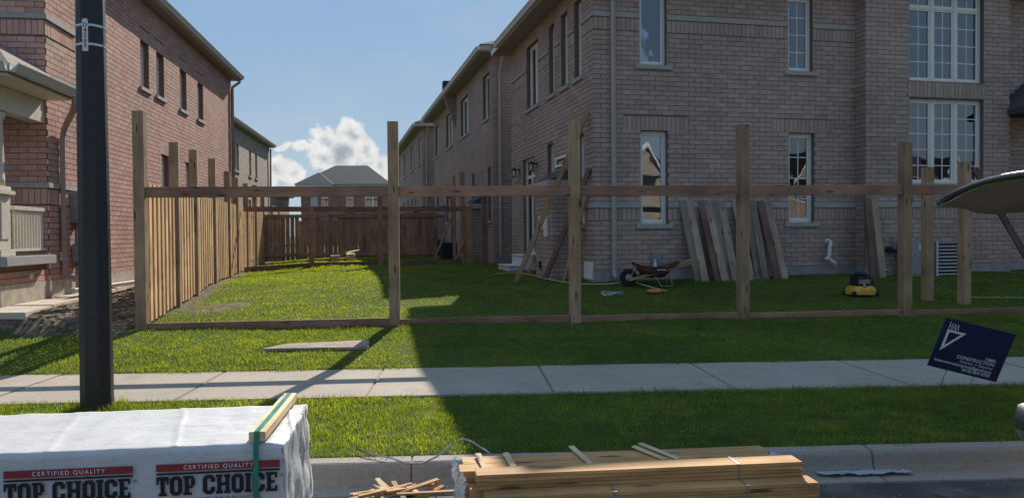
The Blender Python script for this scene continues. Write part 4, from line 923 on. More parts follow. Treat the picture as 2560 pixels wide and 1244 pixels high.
g = MB(); g.box(-.26, .26, -.147, -.141, -.04, .62); g.build('coil', 'black_plastic', A)
for i in range(10): g = MB(); g.box(-.275, .275, -.172, -.149, -.05 + i * .067, -.033 + i * .067); g.build('slat', 'pvc', A)
for q_ in (-.29, .262): g = MB(); g.box(q_, q_ + .028, -.172, -.148, -.06, .66); g.build('side_trim', 'pvc', A)
p = rh(6.28, -.55); A = thing('utility_cabinet', (p.x, p.y, Gs(p.x, p.y)), RH_A, 'plain dark grey cabinet beside the louvred unit', 'cabinet')
g = MB(); g.box(-.2, .2, -.12, .14, -.1, .70); g.build('body', 'grey_metal', A, bevel=.012); g = MB(); g.box(-.17, .17, -.128, -.121, .05, .62); dd = g.build('door', 'grey_metal', A); g = MB(); g.box(.04, .14, -.136, -.129, .50, .60); g.build('plate', 'pvc', dd)
g = MB(); g.box(.10, .13, -.14, -.129, .3, .4); g.build('latch', 'black_metal', dd)

# ------------------------------------------------------------------ wheelbarrow and tools
wx, wy = 2.50, 14.0; Wb = thing('wheelbarrow', (wx, wy, Gs(wx, wy)), R(4), 'rusty red wheelbarrow parked by the taupe wall', 'wheelbarrow')
WM[Wb] = WM[Wb] @ Matrix.Scale(.88, 4); Wb.matrix_basis = WM[Wb]; M0 = WM[Wb]; loc = lambda x, y, z: M0 @ Vector((x, y, z))
for sy in (-1, 1): beam('handle', loc(-.52, sy * .12, .12), loc(.88, sy * .30, .50), .038, .045, 'post_wood', Wb)
def tray(rim, base, zr, zb, n=16):
    g = MB(); top = []; bot = []
    for k in range(n * 4):
        q = 2 * math.pi * k / (n * 4); c, s = math.cos(q), math.sin(q); e = .55
        top.append((rim[0] + rim[2] * math.copysign(abs(c) ** e, c), rim[1] * math.copysign(abs(s) ** e, s), zr + .10 * c * c * (1 if c > 0 else .9) - .02))
        bot.append((base[0] + base[2] * math.copysign(abs(c) ** e, c), base[1] * math.copysign(abs(s) ** e, s), zb))
    m = len(top); g.v += top + bot; g.f += [(i, (i + 1) % m, m + (i + 1) % m, m + i) for i in range(m)] + [tuple(range(m, 2 * m))]
    return g, top
g, top = tray((.06, .28, .47), (.0, .17, .20), .40, .17)
tr = g.build('tray', 'red_steel', Wb, smooth=True); so_ = tr.modifiers.new('thickness', 'SOLIDIFY'); so_.thickness = .006
g = MB(); g.tube(top + [top[0]], .012, 6, False); g.build('rim', 'red_steel', tr, smooth=True)
wh = MB(); wh.tube([(-.50, -.045, .17), (-.50, .045, .17)], .17, 20); wh = wh.build('wheel', 'rubber', Wb, bevel=.015); g = MB(); g.tube([(-.50, -.055, .17), (-.50, .055, .17)], .07, 14); g.build('hub', 'steel', wh)
for sy in (-1, 1):
    g = MB(); g.tube([(-.02, sy * .17, .24), (.12, sy * .20, .0), (.34, sy * .22, .0), (.30, sy * .22, .32)], .012, 8); g.build('leg', 'brown_metal', Wb, smooth=True)
    g = MB(); g.tube([(-.50, sy * .10, .15), (-.34, sy * .14, .45)], .011, 6); g.build('brace', 'brown_metal', Wb)
g = MB(); g.box(.02, .20, -.268, -.264, .32, .333); g.build('lettering_stripe', 'white_print', Wb)
bt = thing('water_bottle', loc(.02, -.1, .30), 0, 'small clear water bottle with a blue label standing in the wheelbarrow', 'bottle')
g = MB(); g.lathe([(.03, 0), (.033, .01), (.033, .13), (.014, .175), (.014, .19)], 14); g.build('body', 'clear_wrap', bt, smooth=True); g = MB(); g.lathe([(.0345, .04), (.0345, .10)], 14); g.build('label_band', 'flashing', bt, smooth=True); g = MB(); g.lathe([(.016, .19), (.016, .205)], 10); g.build('cap', 'white_vinyl', bt)
q = loc(-.12, -.55, 0); g = MB(); g.lathe([(.12, .0), (.14, .02), (.10, .05), (.03, .06)], 16, (q.x, q.y, Gs(q.x, q.y) + .005)); tag(g.build('lid', 'orange_plastic', smooth=True), 'orange plastic lid lying in the grass under the wheelbarrow', 'lid')
def ground_pts(pts, h=.03, n=6):
    out = []
    P = [Vector((*p, 0)) for p in pts]
    for i in range(len(P) - 1):
        a, b, c, e = P[max(i - 1, 0)], P[i], P[i + 1], P[min(i + 2, len(P) - 1)]
        for k in range(n):
            t_ = k / n; q = .5 * ((2 * b) + (c - a) * t_ + (2 * a - 5 * b + 4 * c - e) * t_ ** 2 + (3 * b - a - 3 * c + e) * t_ ** 3); out.append((q.x, q.y, Gs(q.x, q.y) + h))
    out.append((P[-1].x, P[-1].y, Gs(P[-1].x, P[-1].y) + h)); return out
g = MB(); g.tube(ground_pts([(-.35, 16.4), (.02, 16.9), (.25, 16.3), (.7, 15.0), (1.15, 14.15), (1.65, 13.95), (2.1, 14.05), (2.35, 13.75), (2.62, 13.35)], .06), .009, 6); tag(g.build('hose', 'rope', smooth=True), 'thin pale hose trailing over the shaded lawn to the wheelbarrow', 'hose')
g = MB()
for k in range(3):
    g.tube([(1.63 + (.15 + .012 * k) * math.cos(a_ / 16 * 2 * math.pi) + .02 * k, 13.15 + (.10 + .01 * k) * math.sin(a_ / 16 * 2 * math.pi), Gs(1.63, 13.15) + .055 + .012 * k + .02 * math.sin(a_ + k)) for a_ in range(17)], .005, 5, False)
tag(g.build('cord_coil', 'cord_white', smooth=True), 'coil of white cord on the shaded lawn', 'cord')
ex, ey = 5.82, 13.15; En = thing('lawn_mower', (ex, ey, Gs(ex, ey)), R(8), 'small machine with a yellow deck and black engine on the shaded lawn', 'mower')
g = MB(); n_ = 36; prof = [(0, .03, 1.), (0, .09, 1.02), (0, .14, .92), (0, .17, .72)]
for (_, z, f) in prof:
    for k in range(n_): q = 2 * math.pi * k / n_; c, s = math.cos(q), math.sin(q); g.v.append((.225 * f * math.copysign(abs(c) ** .6, c), .18 * f * math.copysign(abs(s) ** .6, s), z))
for i in range(3):
    for k in range(n_): k2 = (k + 1) % n_; g.f.append((i * n_ + k, i * n_ + k2, (i + 1) * n_ + k2, (i + 1) * n_ + k))
g.f.append(tuple(range(3 * n_, 4 * n_))); g.build('deck', 'yellow_steel', En, smooth=True)
g = MB(); g.box(-.13, .13, -.10, .12, .17, .34); eb = g.build('engine', 'black_plastic', En, bevel=.02); g = MB(); g.box(-.10, .10, -.113, -.101, .21, .28); g.build('cover', 'grey_metal', eb)
g = MB(); g.lathe([(.10, .342), (.11, .36), (.11, .385), (.06, .40)], 18); g.build('recoil_cap', 'black_metal', eb, smooth=True); g = MB(); g.tube([(.13, 0, .24), (.19, -.02, .24), (.2, -.06, .2)], .022, 8); g.build('exhaust', 'black_metal', eb)
g = MB(); g.tube([(-.02, -.16, .165), (-.02, -.12, .20)], .02, 8); g.build('filler', 'steel', En)
for (x, y) in ((-.2, -.14), (.2, -.14), (-.2, .14), (.2, .14)):
    g = MB(); g.tube([(x - .015, y, .045), (x + .015, y, .045)], .045, 14); g.build('wheel', 'rubber', En)
# offcut bundles on the far lawn
for (x, y, lab, tl) in ((-5.62, 25.4, 'low bundle of short boards on the far lawn, left one', 0.), (-5.30, 26.3, 'bundle of short boards on the far lawn, right one with a tilted piece on top', .05)):
    B_ = thing('board_bundle', (x, y, Gs(x, y)), RH_A, lab, 'boards', 'bundles on the far lawn'); Mb = WM[B_]
    for r_ in range(4):
        for c_ in range(2):
            a = Mb @ Vector((-.15 + c_ * .15, -.25, .04 + r_ * .055)); b = Mb @ Vector((-.15 + c_ * .15 + random.uniform(-.02, .02), .25, .04 + r_ * .055 + (tl if r_ == 3 else 0))); beam('board', a, b, .14, .05, 'fence_wood', B_)
    if tl: beam('board', Mb @ Vector((-.2, -.22, .30)), Mb @ Vector((.18, .2, .36)), .14, .04, 'pale_wood', B_)
# black drain pipe and grey boards by the neighbour's walk
g = MB(); px, py = -6.25, 10.35; pts = [(px, py, .36), (px + .10, py + .22, .38), (px + .2, py + .45, .38)]; g.tube(pts, .085, 18, False); g.tube(pts, .07, 18, False); tag(g.build('drain_pipe', 'pipe_black', smooth=True), 'black drain pipe sticking out of the bare soil by the path', 'pipe')
a = LH_O + rot((.35, -.05, 0), LH_A); b = LH_O + rot((.62, 3.4, 0), LH_A); a.z = b.z = .64; tag(beam('gutter_piece', a, b, .10, .07, 'taupe_metal'), 'long brown metal piece lying on the path along the salmon wall', 'metal piece')
# tree-like clutter behind the railing: pale ornament
Og = thing('garden_ornament', LH_O + rot((-.5, -.55, 0), LH_A) + Vector((0, 0, 1.06)), LH_A, 'pale openwork ornament behind the porch railing', 'ornament')
for i, (x, y, z, r_) in enumerate(((0, 0, .18, .11), (.02, .16, .2, .10), (0, .06, .40, .10), (.01, .2, .38, .07), (0, .05, .58, .07), (0, -.1, .26, .07))):
    g = MB(); g.tube([(x, y + r_ * math.cos(k / 12 * 2 * math.pi), z + r_ * math.sin(k / 12 * 2 * math.pi)) for k in range(13)], .016, 6, False); g.build('ring', 'white_vinyl', Og, smooth=True)
g = MB(); g.box(-.1, .1, -.12, .25, .0, .05); g.build('foot', 'white_vinyl', Og)

# ------------------------------------------------------------------ lamp post
lx, ly = -3.47, 6.55; lz = Gs(lx, ly); LP = thing('lamp_post', (lx, ly, lz - .1), 0, 'black octagonal street lamp post with a white number tag, in the left foreground', 'lamp post')
def octring(r0, r1, z0, z1, n=8, ph=R(-78 + 22.5)):
    g = MB()
    for (r, z) in ((r0, z0), (r1, z1)):
        for k in range(n):
            q0 = ph + 2 * math.pi * k / n
            for dq in (-.07, .07): g.v.append((r * math.cos(q0 + dq), r * math.sin(q0 + dq), z))
    m = 2 * n
    for k in range(m): g.f.append((k, (k + 1) % m, m + (k + 1) % m, m + k))
    g.f.append(tuple(range(m, 2 * m))); g.f.append(tuple(range(m))[::-1]); return g
octring(.128, .085, 0, 8.2).build('pole', 'pole_black', LP)
for z in (3.08, 3.235): rr_ = .128 - .043 * (z / 8.2) + .003; octring(rr_, rr_, z, z + .018).build('band', 'steel', LP)
zt0 = 3.03; g = MB(); pts = [(-.022, .0), (.022, .0), (.022, .245), (.015, .262), (-.015, .262), (-.022, .245)]
tw = Matrix.Translation((lx + .1085 * math.sin(R(12)) - .012, ly - .1085 * math.cos(R(12)), lz - .1 + zt0)) @ Matrix.Rotation(R(12), 4, 'Z')
g.prism([(x, z) for x, z in pts], 'y', -.006, .0); me = g.mesh('number_tag', 'tag_metal'); nt = link('number_tag', me, LP, world=tw)
for i, ch in enumerate('D4263'): text_mesh('digit', ch, .047, 'black_print', nt, tw @ Matrix.Translation((0, -.0075, .195 - i * .041)) @ Matrix.Rotation(R(90), 4, 'X'), bold=.0006, align='CENTER')
g = MB(); g.tube([(0, 0, 8.2), (.0, -.1, 8.5), (0, -.9, 8.75), (0, -1.5, 8.75)], .04, 10); g.build('arm', 'pole_black', LP, smooth=True); g = MB(); g.box(-.12, .12, -2.1, -1.5, 8.68, 8.80); g.build('lantern', 'grey_metal', LP, bevel=.03)

# ------------------------------------------------------------------ board lying in the lawn
cv = [(-2.86, 8.98), (-2.66, 9.24), (-1.72, 9.42), (-1.66, 9.05)]
g = MB(); zz = [Gs(x, y) + .035 for x, y in cv]; g.v += [(x, y, z - .03) for (x, y), z in zip(cv, zz)] + [(x, y, z) for (x, y), z in zip(cv, zz)]; g.f += [(3, 2, 1, 0), (4, 5, 6, 7), (0, 1, 5, 4), (1, 2, 6, 5), (2, 3, 7, 6), (3, 0, 4, 7)]
m, t, b, o = newmat('chipboard'); c = t.coord(); v = t.node('ShaderNodeTexVoronoi'); t.put(v.inputs['Vector'], t.vmath('MULTIPLY', c, (18, 60, 20))); v.inputs['Scale'].default_value = 1.
n = t.noise(c, 4, 4); t.put(b.inputs['Base Color'], t.vmath('SCALE', t.mix(v.outputs['Color'], (.24, .175, .12), (.42, .33, .25)), None, t.smooth(n, .3, .7, .75, 1.1))); b.inputs['Roughness'].default_value = .9; t.put(b.inputs['Normal'], t.bump(n, .4, .01))
tag(g.build('chipboard_sheet', 'chipboard'), 'weathered chipboard sheet lying sunk in the sunlit lawn', 'board')

# ------------------------------------------------------------------ yard sign
SM = Matrix.Translation((3.969, 6.805, .423)) @ Matrix.Rotation(-.0914, 4, 'Z') @ Matrix.Rotation(.229, 4, 'X') @ Matrix.Rotation(.255, 4, 'Y') @ Matrix.Rotation(R(90), 4, 'X')
SG = thing('yard_sign', (3.86, 6.86, Gs(3.86, 6.86)), 0, 'tilted navy blue yard sign with white lettering stuck in the verge', 'sign')
SW, SH = .61, .455; g = MB(); g.box(-SW / 2, SW / 2, -SH / 2, SH / 2, -.004, 0); pn = link('panel', g.mesh('panel', 'navy_print'), SG, world=SM)
S = lambda x, y: SM @ Matrix.Translation((x, y, .0015))
for body, x, y, sz, al, bo in (('HMA', .235, -.062, .042, 'RIGHT', .0006), ('CONSTRUCTION', .235, -.098, .042, 'RIGHT', .0006), ('Interior + Exterior', .235, -.132, .038, 'RIGHT', 0), ('hmaconstructiongroup@gmail.com', .235, -.166, .0352, 'RIGHT', .0006), ('(416) 804 0709', .235, -.202, .040, 'RIGHT', .0006)):
    text_mesh('lettering', body, sz, 'white_print', pn, S(x, y), bold=bo, align=al)
def flat(name, polys, mat, parent, mw):
    g = MB()
    for p in polys: g.poly([(x, y, 0) for x, y in p])
    return link(name, g.mesh(name, mat), parent, world=mw)
Lx, Ly = -.255, .205
tri = [(Lx + .0, Ly - .075), (Lx + .165, Ly - .075), (Lx + .0, Ly - .275)]; tri2 = [(Lx + .021, Ly - .094), (Lx + .123, Ly - .094), (Lx + .021, Ly - .220)]
flat('logo_triangle', [[tri[0], tri[1], tri2[1], tri2[0]], [tri[1], tri[2], tri2[2], tri2[1]], [tri[2], tri[0], tri2[0], tri2[2]]], 'white_print', pn, S(0, 0))
bar = lambda x0, y0, x1, y1, w_=.0055: [(x0 - w_ / 2, y0), (x0 + w_ / 2, y0), (x1 + w_ / 2, y1), (x1 - w_ / 2, y1)]
flat('logo_letters', [bar(Lx + .004, Ly - .073, Lx + .004, Ly), bar(Lx + .026, Ly - .073, Lx + .026, Ly - .012), [(Lx + .0075, Ly - .042), (Lx + .0225, Ly - .042), (Lx + .0225, Ly - .036), (Lx + .0075, Ly - .036)]] +
     [bar(Lx + .036 + .0135 * i, (Ly - .073) if i % 2 == 0 else (Ly - .014), Lx + .0475 + .0135 * i, (Ly - .014) if i % 2 == 0 else (Ly - .073), .005) for i in range(4)], 'white_print', pn, SM @ Matrix.Translation((0, 0, .0025)))
flat('red_rule', [[(.262, -.215), (.267, -.215), (.267, -.075), (.262, -.075)]], 'red_print', pn, S(0, 0))
for s in (-.13, .11):
    a = SM @ Vector((s, -SH / 2 + .05, -.006)); dd_ = -(SM.to_3x3() @ Vector((0, 1, 0))); e = a + dd_ * .9; k_ = (a.z - (Gs(e.x, e.y) - .05)) / (a.z - e.z); e = a + (e - a) * k_
    g = MB(); g.tube([a, e], .0036, 6); link('wire_leg', g.mesh('wire_leg', 'steel'), SG, world=Matrix.Identity(4))
# ------------------------------------------------------------------ wrapped lumber pack
PA = R(7.5); PO = Vector((-1.06, 3.645, -.13)); PK = thing('lumber_pack', PO, PA, 'big lumber pack in white printed wrap at the lower left', 'lumber pack'); PM = WM[PK]
PL, PD, PH = 4.9, .84, .625
def wrap_box():
    g = MB(); nx_, ny_, nz_ = 260, 40, 18
    def P(fu, fy, fz):
        fx = 1 - (1 - fu) ** 1.7
        x, y, z = -PL * (1 - fx), PD * fy, .10 + (PH - .10) * fz; v = Vector((x * 3.1, y * 3.1, z * 3.1)); n1 = mnoise.fractal(v * 1.4, 1., 2., 4)
        x += .018 * mnoise.noise(v * 2.3 + Vector((5, 1, 2))) * (1 if fx > .999 else 0); 
        if fz > .999: z += .0035 * n1 + .003 * mnoise.noise(Vector((x * 9, y * 3, 1))) + .006 * max(0, 1 - abs(((x + 1.3 + .22 * y + .02 * mnoise.noise(Vector((y * 4, 1, 1)))) % .55) - .26) * 70) + .0045 * max(0, 1 - abs(y - .42 - .05 * mnoise.noise(Vector((x * 2, 3, 1)))) * 60) + .004 * mnoise.noise(Vector((x * 7, y * 22, 4))) * max(0, 1 + (x + .1) / .9) - .012 * max(0, (fx - .985) / .015) * (1 - fy)
        if fy < .001: y += .0015 * n1
        if fx > .999: x += .016 * mnoise.noise(Vector((y * 11, z * 4, 3))) + .008 * mnoise.noise(Vector((y * 30, z * 14, 7))) + .03 * (1 - fz) * fy - .01
        if fz > .999 and fy < .001: z -= .004 + .003 * mnoise.noise(Vector((x * 6, 0, 0))); y += .003
        return (x, y, z)
    def sheet(F, a, b):
        base = len(g.v)
        for j in range(b + 1):
            for i in range(a + 1): g.v.append(F(i / a, j / b))
        for j in range(b):
            for i in range(a): k_ = base + j * (a + 1) + i; g.f.append((k_, k_ + 1, k_ + a + 2, k_ + a + 1))
    sheet(lambda u, v: P(u, v, 1), nx_, ny_); sheet(lambda u, v: P(u, 0, v), nx_, nz_); sheet(lambda u, v: P(1, u, v), ny_, nz_); sheet(lambda u, v: P(u, 1, v), nx_, nz_); sheet(lambda u, v: P(0, u, v), ny_, nz_)
    bm = bmesh.new(); me = g.mesh('wrap', 'white_wrap'); bm.from_mesh(me); bmesh.ops.remove_doubles(bm, verts=bm.verts, dist=.0008); bmesh.ops.recalc_face_normals(bm, faces=bm.faces); bm.to_mesh(me); bm.free()
    me.polygons.foreach_set('use_smooth', [True] * len(me.polygons)); return link('wrap', me, PK)
wrap_box()
FRONT = Matrix.Rotation(R(90), 4, 'X')
def on_front(x, z, d_=.012): return PM @ Matrix.Translation((x, -d_, z)) @ FRONT
def letters(word, h, gap=.05):
    T = {'T': (.62, [(0, .8, .62, 1), (0, .6, .11, .8), (.51, .6, .62, .8), (.2, .14, .42, .8), (.1, 0, .52, .14)]),
         'P': (.60, [(0, 0, .42, .14), (.07, .14, .29, .86), (0, .86, .48, 1), (.29, .36, .50, .50), (.40, .50, .60, .86), (.48, .86, .55, .96)]),
         'H': (.74, [(0, 0, .34, .14), (.06, .14, .27, .86), (0, .86, .34, 1), (.40, 0, .74, .14), (.47, .14, .68, .86), (.40, .86, .74, 1), (.27, .42, .47, .58)]),
         'I': (.36, [(0, 0, .36, .14), (.07, .14, .29, .86), (0, .86, .36, 1)]),
         'E': (.60, [(0, 0, .6, .14), (.07, .14, .28, .86), (0, .86, .6, 1), (.48, .14, .6, .30), (.48, .70, .6, .86), (.28, .43, .47, .57)])}
    polys = []; x = 0
    for ch in word:
        if ch == ' ': x += .34; continue
        if ch in 'OC':
            wd = .62; c = .16; out = [(c, 0), (wd - c, 0), (wd, c), (wd, 1 - c), (wd - c, 1), (c, 1), (0, 1 - c), (0, c)]; i0, i1, j0, j1 = .22, wd - .22, .18, .82; ci = .06
            inn = [(i0 + ci, j0), (i1 - ci, j0), (i1, j0 + ci), (i1, j1 - ci), (i1 - ci, j1), (i0 + ci, j1), (i0, j1 - ci), (i0, j0 + ci)]
            for k_ in range(8):
                k2 = (k_ + 1) % 8
                if ch == 'C' and k_ == 2:
                    polys += [[(x + wd, c), (x + wd, .38), (x + i1, .38), (x + i1, j0 + ci)], [(x + wd, .62), (x + wd, 1 - c), (x + i1, j1 - ci), (x + i1, .62)]]; continue
                polys.append([(x + out[k_][0], out[k_][1]), (x + out[k2][0], out[k2][1]), (x + inn[k2][0], inn[k2][1]), (x + inn[k_][0], inn[k_][1])])
        else:
            wd, rs = T[ch]; polys += [[(x + a_, b_), (x + c_, b_), (x + c_, e_), (x + a_, e_)] for a_, b_, c_, e_ in rs]
        x += wd + gap
    return polys, x - gap
polys, tw_ = letters('TOP CHOICE', 1)
BW = .545
for i in range(4):
    x0 = -.57 - .645 * i; z0 = PH - .074
    flat('red_bar', [[(0, 0), (BW, 0), (BW, -.033), (0, -.033)]], 'red_print', PK, on_front(x0, z0))
    text_mesh('lettering', 'CERTIFIED QUALITY', .0265, 'white_print', PK, on_front(x0 + BW / 2, z0 - .0255, .0135), align='CENTER', space=1.32)
    flat('black_rule', [[(0, 0), (BW, 0), (BW, -.009), (0, -.009)]], 'black_print', PK, on_front(x0, z0 - .040))
    k_ = (BW - .012) / tw_; flat('lettering', [[(x * k_, y * .088) for x, y in p_] for p_ in polys], 'black_print', PK, on_front(x0, z0 - .144))
    text_mesh('registered_mark', '\u00ae', .022, 'black_print', PK, on_front(x0 + BW + .002, z0 - .078))
    text_mesh('lettering', 'LUMBER PRODUCTS', .031, 'black_print', PK, on_front(x0 + BW / 2, z0 - .179, .013), align='CENTER', space=1.42)
    flat('black_rule', [[(0, 0), (BW, 0), (BW, -.009), (0, -.009)]], 'black_print', PK, on_front(x0, z0 - .190))
    flat('red_bar', [[(0, 0), (BW, 0), (BW, -.05), (0, -.05)]], 'red_print', PK, on_front(x0, z0 - .208))
ew = PM @ Matrix.Translation((.035, .70, PH - .12)) @ Matrix.Rotation(R(90), 4, 'Z') @ FRONT
# bearer and green strap
bx = -.125
bm_ = beam('bearer', PM @ Vector((bx, -.01, PH + .036)), PM @ Vector((bx + .02, PD + .03, PH + .040)), .075, .045, 'pale_wood', PK)
g = MB(); pts = [(bx, PD + .04, .1), (bx + .02, PD + .034, PH + .062), (bx + .012, PD * .5, PH + .0635), (bx, -.014, PH + .0605)]
g.strip(pts, (.024, 0, 0), .0012); g.strip([(bx, -.016, PH + .06), (bx - .004, -.022, PH - .02), (bx - .012, -.020, .1)], (.024, 0, 0), .0015); g.strip([(bx, -.0155, PH + .0605), (bx - .004, -.0215, PH - .02), (bx - .012, -.0195, .1)], (.024, 0, 0), .0015)
g.build('strap', 'green_strap', PK)
for x in (-.5, -2.4, -4.4): beam('skid', PM @ Vector((x, .02, .05)), PM @ Vector((x, PD - .02, .05)), .09, .09, 'pale_wood', PK)

# ------------------------------------------------------------------ stack of fence boards
SA = R(6.4); SO = Vector((-.20, 4.19, -.13)); ST = thing('board_stack', SO, SA, 'open stack of orange tan fence boards on the road beside the kerb', 'board stack'); TM = WM[ST]
bt_ = .0205; LB = 1.83
def sboard(x, y, z, L=LB, w_=.14): return beam('board', TM @ Vector((x, y + w_ / 2, z + bt_ / 2)), TM @ Vector((x + L, y + w_ / 2, z + bt_ / 2)), w_, bt_ - .0015, 'stack_wood', ST, ease=.0015)
nl = 8; zb = .052
for l in range(nl):
    for c in range(4):
        if l == nl - 1 or c == 0 or l > 0: sboard(random.uniform(-.008, .012) + (.035 if c == 0 else -.04), -.115 + c * .1435 + random.uniform(-.003, .003), zb + l * bt_)
zt_ = zb + nl * bt_
for l in range(4): sboard(random.uniform(-.004, .010), .004 + random.uniform(-.003, .004), zt_ + l * bt_)
for l in range(3):
    for c in range(2): sboard(-.075 + random.uniform(-.01, .01) + .02 * c, .150 + c * .145, zt_ + l * bt_)
for x in (.3, 1.5): beam('skid', TM @ Vector((x, -.1, .025)), TM @ Vector((x, .44, .025)), .08, .048, 'pale_wood', ST)
for (x, a, L, y0) in ((.06, 5, .34, .16), (.22, 4, .33, .16), (.66, 8, .45, .16), (1.18, 24, .44, .20), (1.10, 24, .36, .2)):
    p0 = Vector((x, y0, zt_ + 3 * bt_ + .006)); L *= .78; p1 = p0 + Vector((-math.sin(R(a)) * L, math.cos(R(a)) * L, .012)); beam('spacer_lath', TM @ p0, TM @ p1, .036, .009, 'pale_wood', ST)
g = MB(); zt4 = zt_ + 4 * bt_
for pts in ([(1.46, .148, zt4 + .001), (1.46, .0, zt4 + .001)],): g.strip(pts, (.016, 0, 0), .001)
for (xa, ya, za, xb_, yb, zb_) in ((1.46, .001, zt4, 1.462, .001, zt_ + .001), (1.462, -.119, zt_, 1.465, -.119, .0)):
    for o_ in (0,): g.v += [(xa - .006, ya, za), (xa + .006, ya, za), (xb_ + .006, yb, zb_), (xb_ - .006, yb, zb_)]; n4 = len(g.v); g.f.append((n4 - 4, n4 - 3, n4 - 2, n4 - 1))
g.strip([(1.462, .0, zt_ + .0012), (1.462, -.118, zt_ + .0012)], (.016, 0, 0), .001)
g.build('strap', 'brown_metal', ST); g = MB()
g.v += [(.72, -.119, zt_), (.74, -.119, zt_), (.64, -.119, 0), (.62, -.119, 0)]; n4 = len(g.v); g.f.append((n4 - 4, n4 - 3, n4 - 2, n4 - 1)); g.strip([(.73, .0, zt_ + .0012), (.73, -.118, zt_ + .0012)], (.02, 0, 0), .001)
g.build('strap', 'brown_metal', ST)
# torn clear wrap at the left end
g = MB(); nu, nv = 26, 16
for j in range(nv + 1):
    for i in range(nu + 1):
        u = i / nu; v = j / nv; y = -.14 + .60 * u; z = .02 + (zt_ + .06) * v; k_ = Vector((y * 9, z * 9, 1.3)); x = -.10 + .03 * mnoise.noise(k_) + .022 * mnoise.noise(k_ * 2.7) + .03 * (1 - u) - .02 * v
        if v > .9: x += .03 * (v - .9) * 10; z += .03 * mnoise.noise(Vector((y * 16, 3, 4)))
        g.v.append((x, y, z))
for j in range(nv):
    for i in range(nu): k_ = j * (nu + 1) + i; g.f.append((k_, k_ + 1, k_ + nu + 2, k_ + nu + 1))
g.build('torn_wrap', 'clear_wrap', ST, smooth=True)

# ------------------------------------------------------------------ litter by the kerb
for i in range(20):
    x = -.66 + random.uniform(-.16, .18); y = 4.66 + random.uniform(-.10, .08); a = random.choice((35, 48, 60, -35, -55, 120, 20)) + random.uniform(-12, 12); L = random.uniform(.20, .42); dz = random.uniform(-.02, .045); z = -.105 + (i % 6) * .013
    dv = Vector((math.cos(R(a)), math.sin(R(a)) * .8, 0)) * L / 2; o_ = beam('wood_offcut', (x - dv.x, y - dv.y, max(-.118, z - dz)), (x + dv.x, y + dv.y, max(-.118, z + dz)), random.choice((.026, .034, .04)), .011, 'stack_wood' if i % 3 else 'pale_wood')
    tag(o_, 'thin wood offcut in the small heap by the kerb', 'offcut', 'offcuts heaped by the kerb')
g = MB(); P_ = [(-1.02, 5.12, .06), (-.92, 5.05, .05), (-.78, 4.98, .04), (-.68, 4.93, .02), (-.58, 4.92, .02), (-.48, 4.98, .05), (-.40, 5.06, .10), (-.33, 5.09, .13), (-.27, 5.06, .12), (-.20, 4.90, .12), (-.14, 4.70, .14)]
g.strip(P_, (.0, .003, .006), .006); tag(g.build('loose_strap', 'steel', smooth=True), 'loose silver strapping curling over the kerb between the two lumber piles', 'strap')
def crumple(name, cx, cy, lx_, ly_, z, label, ang=3.4, mat='clear_wrap'):
    g = MB(); a, b = 24, 6
    for j in range(b + 1):
        for i in range(a + 1):
            u, v = i / a - .5, j / b - .5; k_ = Vector((u * 9, v * 4, cx)); q = rot((u * lx_, v * ly_ * (1 - .6 * abs(u)) + .02 * mnoise.noise(k_), 0), R(ang)); g.v.append((cx + q.x, cy + q.y, z + .014 + .014 * mnoise.noise(k_ * 1.7) - .02 * abs(v)))
    for j in range(b):
        for i in range(a): k_ = j * (a + 1) + i; g.f.append((k_, k_ + 1, k_ + a + 2, k_ + a + 1))
    return tag(g.build(name, mat, smooth=True), label, 'plastic sheet')
crumple('plastic_sheet', 1.42, 4.80, .40, .12, .09, 'crumpled clear plastic sheet behind the board stack'); crumple('plastic_sheet', 2.26, 5.06, .62, .08, -.10, 'flattened strip of pale plastic lying along the gutter on the right', mat='paper')
g = MB(); g.v += [(2.50, 4.70, -.128), (2.60, 4.62, -.128), (2.78, 4.64, -.128), (2.70, 4.72, -.128), (2.52, 4.70, -.085), (2.61, 4.64, -.08), (2.74, 4.65, -.11), (2.68, 4.71, -.10)]; g.f += [(3, 2, 1, 0), (4, 5, 6, 7), (0, 1, 5, 4), (1, 2, 6, 5), (2, 3, 7, 6), (3, 0, 4, 7)]
tag(g.build('stone', 'rock', bevel=.008), 'flat wedge shaped stone on the dirty road edge at lower right', 'stone')
def clods():
    g = MB(); r = np.random.default_rng(5)
    for i in range(1500):
        y = r.uniform(9.75, 15.5); fx = float(fence_x(y)); x = fx - r.uniform(.1, 2.2)
        if x < np.interp(y, [e[1] for e in edge], [e[0] for e in edge]) + .03: continue
        s_ = r.uniform(.012, .04) * (1.8 if r.random() < .06 else 1); z = Gs(x, y) - .3 * s_; n0 = len(g.v); h_ = s_ * r.uniform(.5, 1.1)
        for q in range(5): a_ = 2 * math.pi * q / 5 + r.uniform(-.4, .4); g.v.append((x + s_ * math.cos(a_) * r.uniform(.7, 1.2), y + s_ * math.sin(a_) * r.uniform(.7, 1.2), z))
        for q in range(5): a_ = 2 * math.pi * q / 5 + r.uniform(-.4, .4); g.v.append((x + .6 * s_ * math.cos(a_), y + .6 * s_ * math.sin(a_), z + h_ * r.uniform(.7, 1.1)))
        for q in range(5): q2 = (q + 1) % 5; g.f.append((n0 + q, n0 + q2, n0 + 5 + q2, n0 + 5 + q))
        g.f.append(tuple(range(n0 + 5, n0 + 10)))
    g.build('soil_clods', 'soil_lump', kind='stuff', label='clods of dry soil between the path and the side fence')
plain('soil_lump', (.17, .125, .09), .95, bump=.6, var=.35, scale=25)
clods()
